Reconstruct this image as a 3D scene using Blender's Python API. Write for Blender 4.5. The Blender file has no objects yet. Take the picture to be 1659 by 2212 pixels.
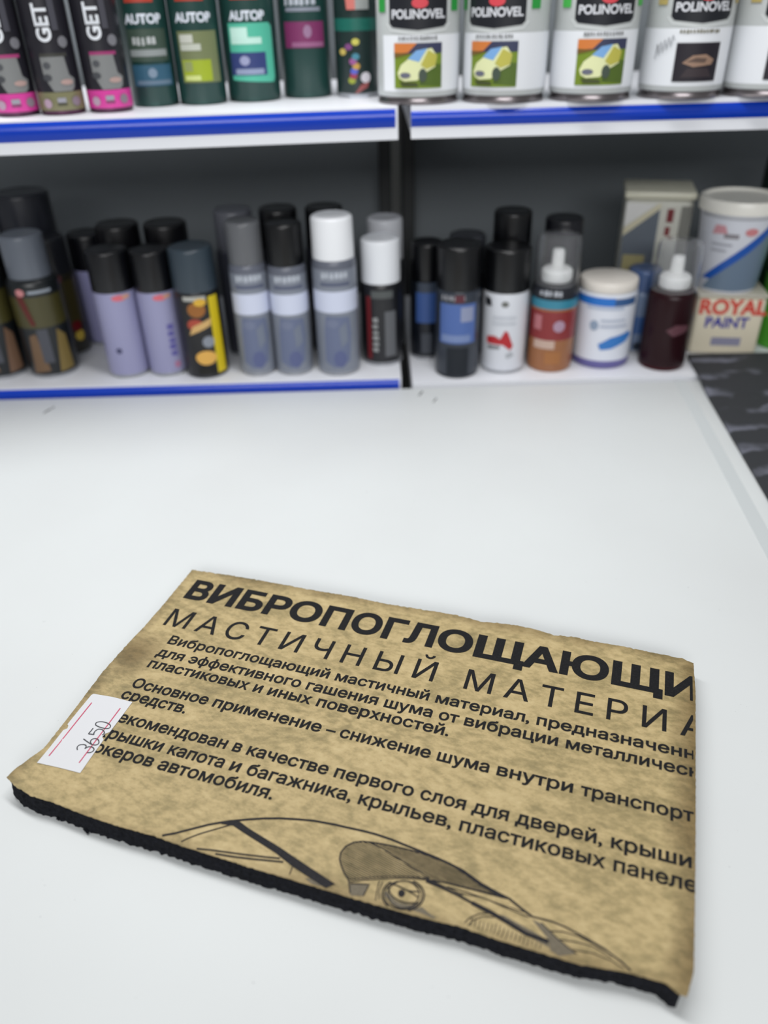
import bpy, bmesh, math, random
from mathutils import Vector, Matrix, noise
from mathutils.geometry import interpolate_bezier, delaunay_2d_cdt

random.seed(7)
scene = bpy.context.scene
COL = scene.collection

# ------------------------------------------------------------------ camera
# a phone held 45 cm above the counter, tipped 33.5 degrees down and rolled 1.6 degrees
EYE = Vector((0.0, 0.0, 0.45))
_p, _r = math.radians(33.5), math.radians(1.6)
_fw = Vector((0, math.cos(_p), -math.sin(_p)))
_rt0 = Vector((1, 0, 0))
_up0 = _rt0.cross(_fw)
_rt = _rt0 * math.cos(_r) - _up0 * math.sin(_r)
_up = _rt0 * math.sin(_r) + _up0 * math.cos(_r)
cam_data = bpy.data.cameras.new('camera')
cam = bpy.data.objects.new('camera', cam_data)
COL.objects.link(cam)
cam.matrix_world = Matrix(((_rt.x, _up.x, -_fw.x, EYE.x), (_rt.y, _up.y, -_fw.y, EYE.y),
                           (_rt.z, _up.z, -_fw.z, EYE.z), (0, 0, 0, 1)))
cam_data.sensor_fit = 'VERTICAL'
cam_data.sensor_height = 36.0
cam_data.lens = 1700 * 36.0 / 2212
cam_data.clip_start = 0.01
cam_data.dof.use_dof = True
cam_data.dof.focus_distance = 0.59
cam_data.dof.aperture_fstop = 3.3
scene.camera = cam

# ------------------------------------------------------------------ light
scene.view_settings.view_transform = 'Standard'
scene.view_settings.look = 'None'
scene.view_settings.exposure = 0.0
scene.view_settings.gamma = 1.0
scene.view_settings.use_curve_mapping = False
world = bpy.data.worlds.new('shop_air')
scene.world = world
world.use_nodes = True
_bg = world.node_tree.nodes['Background']
_bg.inputs['Color'].default_value = (0.975, 0.99, 1.0, 1)
_bg.inputs['Strength'].default_value = 0.24


def area_lamp(name, loc, target, sx, sy, power, color=(1, 1, 1)):
    d = bpy.data.lights.new(name, 'AREA')
    d.shape = 'RECTANGLE'; d.size = sx; d.size_y = sy
    d.energy = power; d.color = color
    o = bpy.data.objects.new(name, d); COL.objects.link(o)
    o.location = loc
    o.rotation_euler = (Vector(target) - Vector(loc)).to_track_quat('-Z', 'Y').to_euler()
    return o


area_lamp('unseen_lamp', (-0.32, 0.93, 1.25), (-0.25, 1.04, 0), 1.7, 0.2, 17.5)  # overhead shop lamp out of view, back left, set low to even the counter
area_lamp('unseen_lamp', (0.0, -2.4, 1.55), (0.0, 0.9, 0.2), 2.4, 0.8, 56)  # added fill light behind the camera, brightens the upright product fronts

# ------------------------------------------------------------------ helpers
def lin(c):
    return tuple(((v / 255) / 12.92 if v / 255 <= 0.04045 else ((v / 255 + 0.055) / 1.055) ** 2.4) for v in c)


_M = {}


def pm(c, rough=0.45, metal=0.0, spec=0.5):
    k = (tuple(c), rough, metal, spec)
    if k in _M:
        return _M[k]
    m = bpy.data.materials.new('paint_%d_%d_%d' % tuple(c)); m.use_nodes = True
    b = m.node_tree.nodes['Principled BSDF']
    b.inputs['Base Color'].default_value = (*lin(c), 1)
    b.inputs['Roughness'].default_value = rough
    b.inputs['Metallic'].default_value = metal
    b.inputs['Specular IOR Level'].default_value = spec
    _M[k] = m
    return m


def clear_plastic():
    if 'clear' in _M:
        return _M['clear']
    m = bpy.data.materials.new('clear_plastic'); m.use_nodes = True
    b = m.node_tree.nodes['Principled BSDF']
    b.inputs['Base Color'].default_value = (0.95, 0.96, 0.98, 1)
    b.inputs['Roughness'].default_value = 0.06
    b.inputs['Transmission Weight'].default_value = 0.96
    b.inputs['IOR'].default_value = 1.1
    _M['clear'] = m
    return m


def nodes_of(name, rough):
    m = bpy.data.materials.new(name); m.use_nodes = True
    nt = m.node_tree; b = nt.nodes['Principled BSDF']
    b.inputs['Roughness'].default_value = rough
    return m, nt, b


def N(nt, t, **kw):
    n = nt.nodes.new(t)
    for k, v in kw.items():
        if k in n.inputs:
            n.inputs[k].default_value = v
        else:
            setattr(n, k, v)
    return n


def ramp(nt, stops):
    n = nt.nodes.new('ShaderNodeValToRGB'); e = n.color_ramp.elements
    while len(e) < len(stops):
        e.new(0.5)
    for el, (p, c) in zip(e, stops):
        el.position = p; el.color = (*c, 1) if len(c) == 3 else c
    return n


def link(o, parent=None):
    COL.objects.link(o)
    if parent is not None:
        o.parent = parent
    return o


def mesh_obj(name, bm, mats, parent=None, smooth=None):
    me = bpy.data.meshes.new(name)
    bmesh.ops.recalc_face_normals(bm, faces=bm.faces[:])
    bm.to_mesh(me); bm.free()
    for m in (mats if isinstance(mats, (list, tuple)) else [mats]):
        me.materials.append(m)
    if smooth is not None:
        for p in me.polygons:
            p.use_smooth = True
        me.set_sharp_from_angle(angle=math.radians(smooth))
    return link(bpy.data.objects.new(name, me), parent)


def thing(name, label, cat, loc=(0, 0, 0), rz=0.0, group=None):
    o = bpy.data.objects.new(name, None); COL.objects.link(o)
    o.empty_display_size = 0.02
    o.location = loc; o.rotation_euler = (0, 0, rz)
    o['label'] = label; o['category'] = cat
    if group:
        o['group'] = group
    return o


def add_box(bm, x0, x1, y0, y1, z0, z1, mat=0, bevel=0.0, seg=2):
    r = bmesh.ops.create_cube(bm, size=1.0)
    vs = r['verts']
    for v in vs:
        v.co = Vector(((x0 + x1) / 2 + v.co.x * (x1 - x0), (y0 + y1) / 2 + v.co.y * (y1 - y0), (z0 + z1) / 2 + v.co.z * (z1 - z0)))
    fs = set(f for v in vs for f in v.link_faces)
    for f in fs:
        f.material_index = mat
    if bevel > 0:
        es = list(set(e for v in vs for e in v.link_edges))
        bmesh.ops.bevel(bm, geom=es, offset=bevel, segments=seg, affect='EDGES', profile=0.5)
    return bm


def lathe(bm, prof, seg=48, mats=None, close_top=True, close_bottom=True):
    """prof: [(r, z)]; mats: material index for each segment between two rings"""
    rings = []
    for r, z in prof:
        rings.append([bm.verts.new((r * math.cos(2 * math.pi * i / seg), r * math.sin(2 * math.pi * i / seg), z)) for i in range(seg)])
    for k in range(len(rings) - 1):
        for i in range(seg):
            j = (i + 1) % seg
            f = bm.faces.new((rings[k][i], rings[k][j], rings[k + 1][j], rings[k + 1][i]))
            if mats:
                f.material_index = mats[k]
    if close_bottom:
        f = bm.faces.new(rings[0][::-1])
        if mats: f.material_index = mats[0]
    if close_top:
        f = bm.faces.new(rings[-1])
        if mats: f.material_index = mats[-1]
    return bm


# --- glyph outlines of the built-in font, laid out letter by letter
_G = {}


def _contours(txt):
    """closed outlines of a piece of text at size 1"""
    cu = bpy.data.curves.new('t', 'FONT'); cu.body = txt; cu.size = 1.0
    o = bpy.data.objects.new('t', cu); COL.objects.link(o)
    dg = bpy.context.evaluated_depsgraph_get(); dg.update()
    out = []
    for sp in o.to_curve(dg).splines:
        bp = sp.bezier_points; pts = []
        for k in range(len(bp)):
            a, b = bp[k], bp[(k + 1) % len(bp)]
            straight = (a.handle_right - a.co).length < 1e-5 and (b.handle_left - b.co).length < 1e-5
            d = (b.co - a.co)
            if d.length > 1e-9 and not straight:
                straight = abs(d.x * (a.handle_right.y - a.co.y) - d.y * (a.handle_right.x - a.co.x)) < 1e-4 and abs(d.x * (b.handle_left.y - a.co.y) - d.y * (b.handle_left.x - a.co.x)) < 1e-4
            seg = [a.co] if straight else interpolate_bezier(a.co, a.handle_right, b.handle_left, b.co, 7)[:-1]
            for p in seg:
                if not pts or (Vector((p.x, p.y)) - pts[-1]).length > 1e-5:
                    pts.append(Vector((p.x, p.y)))
        while len(pts) > 2 and (pts[0] - pts[-1]).length < 1e-5: pts.pop()
        if len(pts) > 2: out.append(pts)
    o.to_curve_clear()
    bpy.data.objects.remove(o); bpy.data.curves.remove(cu)
    return out


def _extent(txt):
    """width of the inked box of a piece of text at size 1"""
    cu = bpy.data.curves.new('t', 'FONT'); cu.body = txt; cu.size = 1.0
    o = bpy.data.objects.new('t', cu); COL.objects.link(o)
    dg = bpy.context.evaluated_depsgraph_get(); dg.update()
    me = bpy.data.meshes.new_from_object(o.evaluated_get(dg))
    xs = [v.co.x for v in me.vertices]
    bpy.data.objects.remove(o); bpy.data.curves.remove(cu); bpy.data.meshes.remove(me)
    return max(xs) - min(xs)


def _area(p):
    return sum(p[i].x * p[(i + 1) % len(p)].y - p[(i + 1) % len(p)].x * p[i].y for i in range(len(p))) / 2


def _grow(p, off):
    """push an outline to the right of its direction of travel"""
    n = len(p); o = []
    for i in range(n):
        d0 = (p[i] - p[i - 1]).normalized(); d1 = (p[(i + 1) % n] - p[i]).normalized()
        n0, n1 = Vector((d0.y, -d0.x)), Vector((d1.y, -d1.x))
        m = n0 + n1
        if m.length < 0.3:
            o.append(p[i] + n0 * off); continue
        m.normalize(); o.append(p[i] + m * (off / max(0.5, m.dot(n0))))
    return o


def _width(txt, off):
    cs = _contours(txt)
    if not cs: return (0, 0, [], [])
    if sum(_area(p) for p in cs) < 0: cs = [p[::-1] for p in cs]
    if off: cs = [_grow(p, off) for p in cs]
    pts, edges = [], []
    for p in cs:
        b = len(pts); pts += [Vector((q.x, q.y)) for q in p]
        edges += [(b + i, b + (i + 1) % len(p)) for i in range(len(p))]
    ov, _, of, _, _, _ = delaunay_2d_cdt(pts, edges, [], 0, 1e-5)
    fs = []
    for f in of:
        c = (ov[f[0]] + ov[f[1]] + ov[f[2]]) / 3
        w = 0                               # non-zero winding
        for p in cs:
            for i in range(len(p)):
                a, b = p[i - 1], p[i]
                if (a.y <= c.y) != (b.y <= c.y):
                    x = a.x + (c.y - a.y) * (b.x - a.x) / (b.y - a.y)
                    if x > c.x: w += 1 if b.y > a.y else -1
        if w != 0: fs.append(tuple(f))
    vs = [(q.x, q.y) for q in ov]
    used = [vs[i][0] for f in fs for i in f]
    return (min(used), max(used), vs, fs)


def glyph(ch, off=0.0):
    """(advance, vertices, faces, left, right) of one letter at size 1"""
    k = (ch, round(off, 4))
    if k not in _G:
        if 'HH' not in _G:
            _G['HH'] = _extent('HH')
        adv = _extent('H' + ch + 'H') - _G['HH']
        if ch == ' ':
            _G[k] = (adv, [], [], 0.0, adv)
        else:
            x0, x1, vs, fs = _width(ch, off)
            _G[k] = (adv, vs, fs, x0, x1)
    return _G[k]


CAP = 0.727   # cap height of the built-in font at size 1


def text_faces(bm, txt, x, y, size, off=0.0, xs=1.0, track=0.0, centre=True, rot=0.0, mat=0):
    tot = sum(glyph(c, off)[0] + track for c in txt) - track
    pen = -tot / 2 if centre else 0.0
    ca, sa = math.cos(rot), math.sin(rot)
    for c in txt:
        adv, vs, fs, _, _ = glyph(c, off)
        bv = []
        for vx, vy in vs:
            px, py = (pen + vx) * size * xs, vy * size
            bv.append(bm.verts.new((x + px * ca - py * sa, y + px * sa + py * ca, 0)))
        for f in fs:
            try:
                nf = bm.faces.new([bv[i] for i in f]); nf.material_index = mat
            except ValueError:
                pass
        pen += adv + track
    return bm


def stroke_faces(bm, pts, w, mat=0, cap=True):
    """a ribbon of width w along a polyline in the xy plane"""
    P = [Vector((p[0], p[1])) for p in pts]
    L, Rr = [], []
    for i, p in enumerate(P):
        d = (P[min(i + 1, len(P) - 1)] - P[max(i - 1, 0)])
        if d.length < 1e-9:
            d = Vector((1, 0))
        d.normalize(); n = Vector((-d.y, d.x)) * (w / 2)
        L.append(bm.verts.new((p.x + n.x, p.y + n.y, 0))); Rr.append(bm.verts.new((p.x - n.x, p.y - n.y, 0)))
    for i in range(len(P) - 1):
        f = bm.faces.new((L[i], Rr[i], Rr[i + 1], L[i + 1])); f.material_index = mat


def poly_faces(bm, pts, mat=0, z=0.0):
    f = bm.faces.new([bm.verts.new((p[0], p[1], z)) for p in pts]); f.material_index = mat
    return f


def slice_x(bm, step, lo, hi, axis=0):
    k = math.floor(lo / step)
    nrm = (1, 0, 0) if axis == 0 else (0, 1, 0)
    while k * step < hi:
        co = (k * step, 0, 0) if axis == 0 else (0, k * step, 0)
        bmesh.ops.bisect_plane(bm, geom=bm.verts[:] + bm.edges[:] + bm.faces[:], plane_co=co, plane_no=nrm, dist=1e-6)
        k += 1
LINES = [
    ('ВИБРОПОГЛОЩАЮЩИЙ', 88.0, [(0, -200.1), (1, -177.7), (2, -150.2), (3, -125.9), (4, -103.4), (5, -73.2), (9, 25.7), (10, 56.3), (11, 94.0), (13, 161.7), (14, 200.1), (15, 227.5)]),
    ('МАСТИЧНЫЙ МАТЕРИАЛ', 51.5, [(0, -198.9), (4, -94.2), (6, -41.8), (8, 16.7), (10, 57.0), (13, 138.7), (14, 161.0), (15, 185.4), (16, 211.1)]),
    ('Вибропоглощающий мастичный материал, предназначенный', 32.2, [(0, -183.5), (17, -38.6), (27, 40.3), (37, 114.3), (49, 213.9)]),
    ('для эффективного гашения шума от вибрации металлических', 17.3, [(0, -185.0), (17, -56.3), (25, 5.3), (30, 46.4), (33, 65.2), (42, 136.6), (52, 217.1)]),
    ('пластиковых и иных поверхностей.', 4.1, [(0, -184.7), (12, -94.0), (14, -82.0), (19, -42.7), (31, 54.7)]),
    ('Основное применение – снижение шума внутри транспортных', -18.1, [(0, -184.9), (9, -116.1), (20, -26.9), (22, -16.3), (31, 54.4), (36, 95.4), (43, 150.2), (51, 213.2)]),
    ('средств.', -30.2, [(0, -186.4), (7, -134.1)]),
    ('Рекомендован в качестве первого слоя для дверей, крыши,', -50.7, [(0, -183.9), (13, -83.4), (15, -72.5), (24, -8.0), (32, 51.5), (37, 85.8), (41, 113.6), (49, 171.8), (54, 219.5)]),
    ('крышки капота и багажника, крыльев, пластиковых панелей', -65.8, [(0, -181.3), (7, -125.4), (14, -77.9), (16, -65.4), (27, 14.3), (36, 81.0), (48, 174.3), (53, 214.1)]),
    ('локеров автомобиля.', -79.1, [(1, -176.5), (2, -168.7), (8, -125.5), (18, -42.5)]),
]
TOP_EDGE = [(-212.06, 124.73), (-186.95, 126.24), (-155.31, 127.64), (-102.55, 127.85), (-80.73, 128.84), (-63.69, 129.17), (-29.28, 128.19), (1.01, 129.74), (30.46, 130.58), (50.56, 128.57), (77.23, 132.17), (94.0, 131.77), (110.82, 129.17), (128.04, 131.35), (142.89, 130.06), (165.71, 130.91), (183.67, 130.44), (209.18, 130.95), (220.7, 126.46)]
RIGHT_EDGE = [(221.81, 98.77), (221.25, 32.4), (220.76, -26.04), (220.21, -61.02), (219.13, -110.34), (215.41, -125.61)]
BOTTOM_EDGE = [(213.37, -125.86), (207.07, -122.1), (187.34, -122.32), (163.19, -125.51), (141.73, -125.49), (117.03, -125.23), (98.37, -124.23), (75.28, -125.65), (53.3, -126.18), (19.17, -126.3), (-7.3, -125.96), (-34.42, -126.03), (-56.65, -125.64), (-78.06, -125.46), (-97.77, -124.28), (-124.5, -124.86), (-150.7, -124.0), (-175.97, -121.86), (-191.67, -122.15), (-207.61, -119.26), (-217.18, -115.35)]
LEFT_EDGE = [(-210.54, -93.32), (-211.86, -58.59), (-214.71, -13.88), (-213.5, 23.17), (-211.57, 70.37)]
CAR_LINES = [
    (0.93, [(-95.9,-123.6),(-87.5,-119.1),(-78.9,-113.4),(-70.3,-107.6),(-63.0,-103.6),(-58.0,-101.1),(-48.2,-97.0),(-38.4,-93.2),(-29.6,-90.4),(-17.7,-87.7),(-7.1,-85.7),(6.7,-84.4),(12.7,-84.2),(23.6,-83.7),(32.9,-83.6),(42.9,-84.2),(54.0,-85.6),(65.0,-87.0),(73.1,-88.0),(81.2,-89.5),(89.8,-91.4),(102.1,-96.5),(112.5,-99.2),(119.2,-100.6),(127.9,-104.8),(133.0,-107.1)]),
    (0.56, [(-81.9,-124.4),(-77.7,-119.7),(-72.5,-115.1),(-62.4,-107.6),(-55.6,-102.6)]),
    (0.68, [(-72.3,-125.2),(-60.5,-122.9),(-43.6,-120.4),(-27.0,-117.6),(-17.6,-115.7)]),
    (0.74, [(-56.7,-124.4),(-46.7,-123.2),(-32.9,-120.9),(-14.7,-117.3)]),
    (0.43, [(-8.2,-118.7),(-8.0,-121.7),(-7.9,-125.3)]),
    (0.56, [(26.7,-116.6),(23.0,-113.6),(19.6,-109.6),(17.1,-105.8),(16.3,-101.4),(17.8,-96.6),(21.4,-92.9),(26.1,-90.8),(31.7,-89.7),(38.9,-88.7),(46.8,-88.1),(54.7,-87.8),(62.6,-87.7),(70.5,-88.2),(77.0,-89.1),(83.5,-90.5),(90.0,-92.4),(102.4,-97.8),(112.7,-100.4),(117.7,-100.9)]),
    (0.37, [(26.7,-116.6),(34.0,-113.6),(41.8,-110.4),(50.1,-107.5),(57.2,-105.3),(64.4,-103.5),(70.3,-102.6),(75.5,-103.2),(82.5,-101.6),(99.0,-101.1),(109.5,-100.5),(117.7,-100.9)]),
    (0.43, [(27.6,-117.8),(35.7,-114.2),(45.9,-110.3),(55.2,-107.1),(64.7,-104.5),(72.0,-103.2),(80.8,-104.2),(87.0,-105.0),(93.2,-106.3)]),
    (0.99, [(70.6,-104.3),(79.2,-105.3),(89.6,-107.0),(99.1,-109.3)]),
    (1.61, [(99.1,-109.3),(111.7,-111.9),(121.7,-114.7),(131.6,-117.8),(143.9,-118.6)]),
    (0.37, [(83.1,-104.1),(95.5,-103.9),(107.9,-104.9),(120.3,-106.7),(131.6,-108.1)]),
    (0.37, [(70.2,-103.1),(82.6,-102.0),(99.1,-101.5),(116.1,-101.1)]),
    (0.31, [(90.2,-105.8),(103.8,-104.6),(116.9,-105.5),(128.1,-105.8)]),
    (0.37, [(31.7,-89.7),(40.0,-91.9),(48.8,-94.5),(57.5,-97.5),(66.0,-100.0),(72.2,-102.1)]),
    (0.50, [(26.7,-116.6),(29.1,-121.1),(31.1,-125.8)]),
    (0.43, [(28.5,-118.6),(39.4,-115.8),(38.8,-120.2),(38.4,-123.6)]),
    (0.37, [(44.4,-112.1),(44.7,-116.3),(45.4,-120.9),(45.9,-124.1)]),
    (0.37, [(46.4,-112.0),(46.1,-117.5),(47.6,-122.8)]),
    (0.50, [(51.0,-111.8),(55.1,-111.8),(59.4,-112.6),(62.5,-113.0),(65.9,-112.4),(68.9,-111.5)]),
    (0.43, [(62.1,-113.1),(66.4,-114.2),(69.3,-115.4)]),
    (0.50, [(50.4,-114.0),(52.8,-117.6),(55.9,-119.5),(59.2,-120.3),(63.2,-120.4),(69.6,-118.5)]),
    (0.37, [(96.7,-123.5),(99.6,-118.5),(104.3,-114.4),(109.4,-112.3),(114.1,-112.0)]),
    (0.31, [(99.7,-122.8),(102.0,-118.8),(106.8,-115.1),(112.9,-113.8)]),
    (0.62, [(133.0,-107.1),(143.8,-106.7),(151.6,-107.6),(161.8,-110.2),(173.3,-113.7),(182.3,-117.9),(187.5,-121.2)]),
    (0.37, [(143.8,-112.4),(150.5,-110.8),(158.8,-110.7),(167.2,-112.5),(176.3,-115.1)]),
    (0.37, [(149.6,-115.5),(158.5,-114.4),(167.4,-114.1),(177.2,-117.2)]),
    (0.31, [(156.8,-119.2),(167.7,-117.8),(177.3,-118.8),(183.9,-121.2)]),
    (0.37, [(138.7,-109.1),(148.8,-115.7),(159.2,-120.8)]),
    (0.56, [(63.3,-106.3),(65.3,-106.7),(67.1,-107.4),(68.7,-108.3),(70.0,-109.5),(71.1,-110.9),(71.8,-112.4),(72.1,-114.0),(72.1,-115.7),(71.8,-117.4),(71.1,-119.1),(70.1,-120.7),(68.8,-122.1),(67.3,-123.4),(65.5,-124.4),(63.7,-125.2),(61.7,-125.8),(59.6,-126.1),(57.6,-126.1),(55.7,-125.8),(53.9,-125.2),(52.2,-124.4),(50.8,-123.3),(49.7,-122.1),(48.9,-120.6),(48.4,-119.0),(48.2,-117.3),(48.4,-115.6),(49.0,-113.9),(49.9,-112.2),(51.2,-110.7)]),
    (0.43, [(60.6,-107.4),(62.6,-107.4),(64.6,-107.7),(66.4,-108.4),(68.0,-109.3),(69.2,-110.5),(70.2,-111.9),(70.7,-113.5),(70.9,-115.1),(70.7,-116.8),(70.1,-118.5),(69.1,-120.1),(67.9,-121.5),(66.3,-122.8),(64.6,-123.8),(62.7,-124.5),(60.7,-125.0),(58.7,-125.1),(56.7,-124.9),(54.9,-124.4),(53.2,-123.7),(51.8,-122.6),(50.7,-121.3),(49.9,-119.8),(49.6,-118.2),(49.6,-116.5),(50.0,-114.8),(50.8,-113.1),(51.9,-111.6),(53.4,-110.2),(55.1,-109.0)]),
    (0.43, [(57.9,-108.0),(59.8,-107.6),(61.7,-107.6),(63.5,-108.0),(65.2,-108.7),(66.6,-109.7),(67.8,-111.0),(68.6,-112.5),(69.1,-114.2),(69.1,-115.9),(68.8,-117.6),(68.2,-119.2),(67.1,-120.7),(65.8,-122.0),(64.3,-123.0),(62.6,-123.7),(60.8,-124.1),(58.9,-124.1),(57.2,-123.8),(55.5,-123.1),(54.0,-122.1),(52.9,-120.9),(52.0,-119.4),(51.5,-117.8),(51.3,-116.0),(51.6,-114.3),(52.3,-112.6),(53.3,-111.1),(54.6,-109.8),(56.2,-108.7),(57.9,-108.0)]),
    (0.28, [(101.1,-118.1),(101.2,-120.9),(101.0,-125.8)]),
    (0.28, [(103.4,-118.1),(103.5,-120.9),(103.3,-125.5)]),
    (0.28, [(105.7,-118.1),(105.8,-120.9),(105.5,-125.2)]),
    (0.28, [(108.0,-118.1),(108.1,-120.9),(107.7,-124.9)]),
    (0.28, [(110.3,-118.1),(110.4,-120.9),(109.9,-124.6)]),
    (0.28, [(112.6,-118.1),(112.7,-120.9),(112.1,-124.3)]),
    (0.28, [(114.7,-117.2),(114.8,-120.1),(114.1,-123.1)]),
    (0.28, [(117.0,-117.6),(117.1,-120.4),(116.4,-123.5)]),
    (0.28, [(119.4,-117.9),(119.4,-120.8),(118.7,-123.8)]),
    (0.28, [(121.7,-118.3),(121.7,-121.1),(121.0,-124.1)]),
    (0.28, [(124.0,-118.6),(124.0,-121.5),(123.3,-124.5)]),
    (0.28, [(126.3,-119.0),(126.3,-121.8),(125.6,-124.8)]),
    (0.28, [(128.6,-119.3),(128.6,-122.1),(127.9,-125.1)]),
    (0.28, [(130.9,-119.7),(130.9,-122.5),(130.2,-125.5)]),
    (0.28, [(133.2,-120.0),(133.2,-122.8),(132.4,-125.8)]),
    (0.28, [(135.4,-120.4),(135.4,-123.1),(134.7,-126.1)]),
    (0.28, [(137.7,-120.7),(137.7,-123.5),(136.9,-126.4)]),
    (0.28, [(139.9,-121.0),(139.9,-123.8),(139.1,-126.8)]),
    (0.31, [(29.8,-90.1),(38.5,-91.9)]),
    (0.31, [(26.5,-90.7),(52.6,-96.1)]),
    (0.31, [(24.3,-91.6),(65.0,-100.0)]),
    (0.31, [(22.2,-92.5),(73.1,-102.9)]),
    (0.31, [(20.7,-93.5),(67.5,-103.0)]),
    (0.31, [(19.7,-94.6),(64.1,-103.6)]),
    (0.31, [(18.6,-95.7),(61.3,-104.3)]),
    (0.31, [(17.7,-96.9),(58.5,-105.0)]),
    (0.31, [(17.3,-98.1),(55.8,-105.7)]),
    (0.31, [(17.0,-99.3),(53.3,-106.5)]),
    (0.31, [(16.6,-100.6),(50.8,-107.3)]),
    (0.31, [(16.4,-101.8),(48.5,-108.1)]),
    (0.31, [(16.6,-103.1),(46.2,-108.9)]),
    (0.31, [(16.9,-104.5),(43.9,-109.7)]),
    (0.31, [(17.1,-105.8),(41.6,-110.5)]),
    (0.31, [(18.1,-107.2),(39.5,-111.3)]),
    (0.31, [(19.0,-108.7),(37.4,-112.2)]),
    (0.31, [(20.0,-110.1),(35.4,-113.0)]),
    (0.31, [(21.3,-111.6),(33.3,-113.9)]),
    (0.31, [(22.5,-113.1),(31.3,-114.7)]),
    (0.31, [(24.2,-114.6),(29.2,-115.6)]),
    (0.31, [(26.2,-116.2),(27.2,-116.4)]),
    (0.22, [(72.3,-88.4),(88.0,-91.8)]),
    (0.22, [(66.1,-87.9),(93.1,-93.8)]),
    (0.22, [(61.3,-87.7),(96.8,-95.4)]),
    (0.22, [(57.5,-87.8),(100.5,-97.0)]),
    (0.22, [(53.9,-87.8),(112.6,-100.4)]),
    (0.22, [(112.8,-100.4),(114.3,-100.8)]),
    (0.22, [(50.6,-88.0),(109.5,-100.5)]),
    (0.22, [(47.3,-88.1),(106.5,-100.7)]),
    (0.22, [(44.3,-88.3),(103.5,-100.8)]),
    (0.22, [(41.4,-88.5),(100.5,-101.0)]),
    (0.22, [(38.6,-88.8),(97.3,-101.1)]),
    (0.22, [(36.2,-89.1),(94.1,-101.2)]),
    (0.22, [(33.8,-89.4),(90.8,-101.3)]),
    (0.22, [(33.3,-90.2),(87.4,-101.4)]),
    (0.22, [(41.7,-92.8),(84.1,-101.6)]),
    (0.22, [(50.5,-95.4),(81.5,-101.8)]),
    (0.22, [(58.6,-97.9),(79.7,-102.2)]),
    (0.22, [(66.6,-100.4),(77.8,-102.6)]),
    (0.22, [(74.3,-102.7),(75.9,-103.1)]),
]
CAR_FILLS = [
    ('ink', [(-64.1,-104.4),(-57.9,-101.2),(-52.3,-99.9),(-44.7,-102.6),(-32.5,-105.9),(-20.6,-109.0),(-3.6,-114.3),(20.3,-121.5),(16.0,-125.7),(4.0,-122.1),(-8.4,-118.4),(-21.6,-113.3),(-34.5,-109.7),(-47.7,-106.0),(-55.1,-103.7),(-62.4,-104.7)]),
    ('ink', [(61.0,-115.1),(61.1,-115.8),(61.0,-116.4),(60.7,-117.0),(60.2,-117.5),(59.7,-117.8),(59.0,-117.9),(58.4,-117.7),(57.8,-117.4),(57.4,-116.9),(57.1,-116.3),(57.0,-115.6),(57.1,-114.9),(57.4,-114.3),(57.8,-113.8),(58.4,-113.5),(59.0,-113.4),(59.7,-113.6),(60.2,-113.9),(60.7,-114.4),(61.0,-115.1)]),
    ('faded', [(49.8,-116.9),(53.1,-118.5),(56.7,-120.6),(59.5,-121.3),(64.4,-121.1),(69.6,-119.3),(68.6,-121.9),(66.0,-123.3),(62.3,-124.0),(57.2,-123.6),(53.1,-121.7),(50.1,-119.5)]),
    ('faded', [(28.7,-119.1),(39.0,-116.3),(38.2,-123.5),(31.2,-125.6)]),
    ('faded', [(112.6,-112.1),(117.9,-111.1),(137.4,-116.0),(143.9,-118.4),(144.7,-121.7),(133.3,-118.9),(123.6,-116.2),(113.7,-113.8)]),
    ('faded', [(133.2,-108.7),(138.8,-109.5),(158.8,-120.7),(150.3,-124.6),(145.3,-123.1),(143.7,-117.3),(138.6,-113.2)]),
    ('faded', [(72.5,-119.9),(77.0,-122.1),(81.8,-123.7),(80.2,-124.7),(72.5,-123.5),(68.0,-123.3)]),
    ('faded', [(1.6,-123.2),(10.7,-121.2),(16.0,-123.9),(7.2,-126.6)]),
]
STICKER = [(-207.1, -32.72), (-191.35, -31.36), (-174.55, -31.46), (-174.27, -45.87), (-174.17, -60.73), (-176.56, -63.34), (-176.79, -66.24), (-174.28, -68.3), (-173.89, -79.18), (-172.9, -97.32), (-189.74, -97.77), (-206.28, -98.94), (-206.73, -84.73), (-207.31, -69.0), (-205.49, -66.86), (-206.34, -64.54), (-207.82, -63.68), (-208.08, -49.89), (-208.2, -34.1)]
STICKER_LINES = [[(-203.2, -40.82), (-202.35, -91.56)], [(-179.64, -39.44), (-178.68, -90.39)]]
STICKER_STROKES = [[(-186.49, -81.43), (-187.98, -79.75), (-188.16, -77.97), (-187.07, -76.79), (-184.83, -76.07), (-183.02, -76.44), (-182.31, -77.45), (-182.23, -78.95)], [(-182.23, -78.95), (-180.7, -76.85), (-177.74, -76.39), (-175.65, -77.59), (-175.41, -79.33), (-176.58, -80.76), (-178.54, -81.47)], [(-188.37, -71.87), (-185.45, -72.86), (-182.32, -73.78), (-179.38, -74.44), (-176.48, -73.88), (-175.63, -72.09), (-177.36, -69.83), (-179.78, -69.12), (-181.73, -69.89), (-182.43, -71.65), (-181.27, -73.47), (-179.38, -74.44)], [(-187.57, -61.53), (-187.53, -64.39), (-187.65, -66.77), (-185.42, -66.61), (-183.62, -66.39), (-184.35, -65.34), (-184.47, -63.16), (-183.3, -61.22), (-180.5, -60.83), (-177.92, -62.16), (-177.11, -63.51), (-177.61, -65.04)], [(-187.8, -58.38), (-188.45, -56.63), (-187.13, -55.27), (-184.32, -54.43), (-180.31, -54.54), (-177.14, -55.73), (-176.37, -57.88), (-178.33, -59.1), (-182.05, -59.38), (-185.65, -59.04), (-187.8, -58.38)]]# ------------------------------------------------------------------ materials of the room and counter
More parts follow.
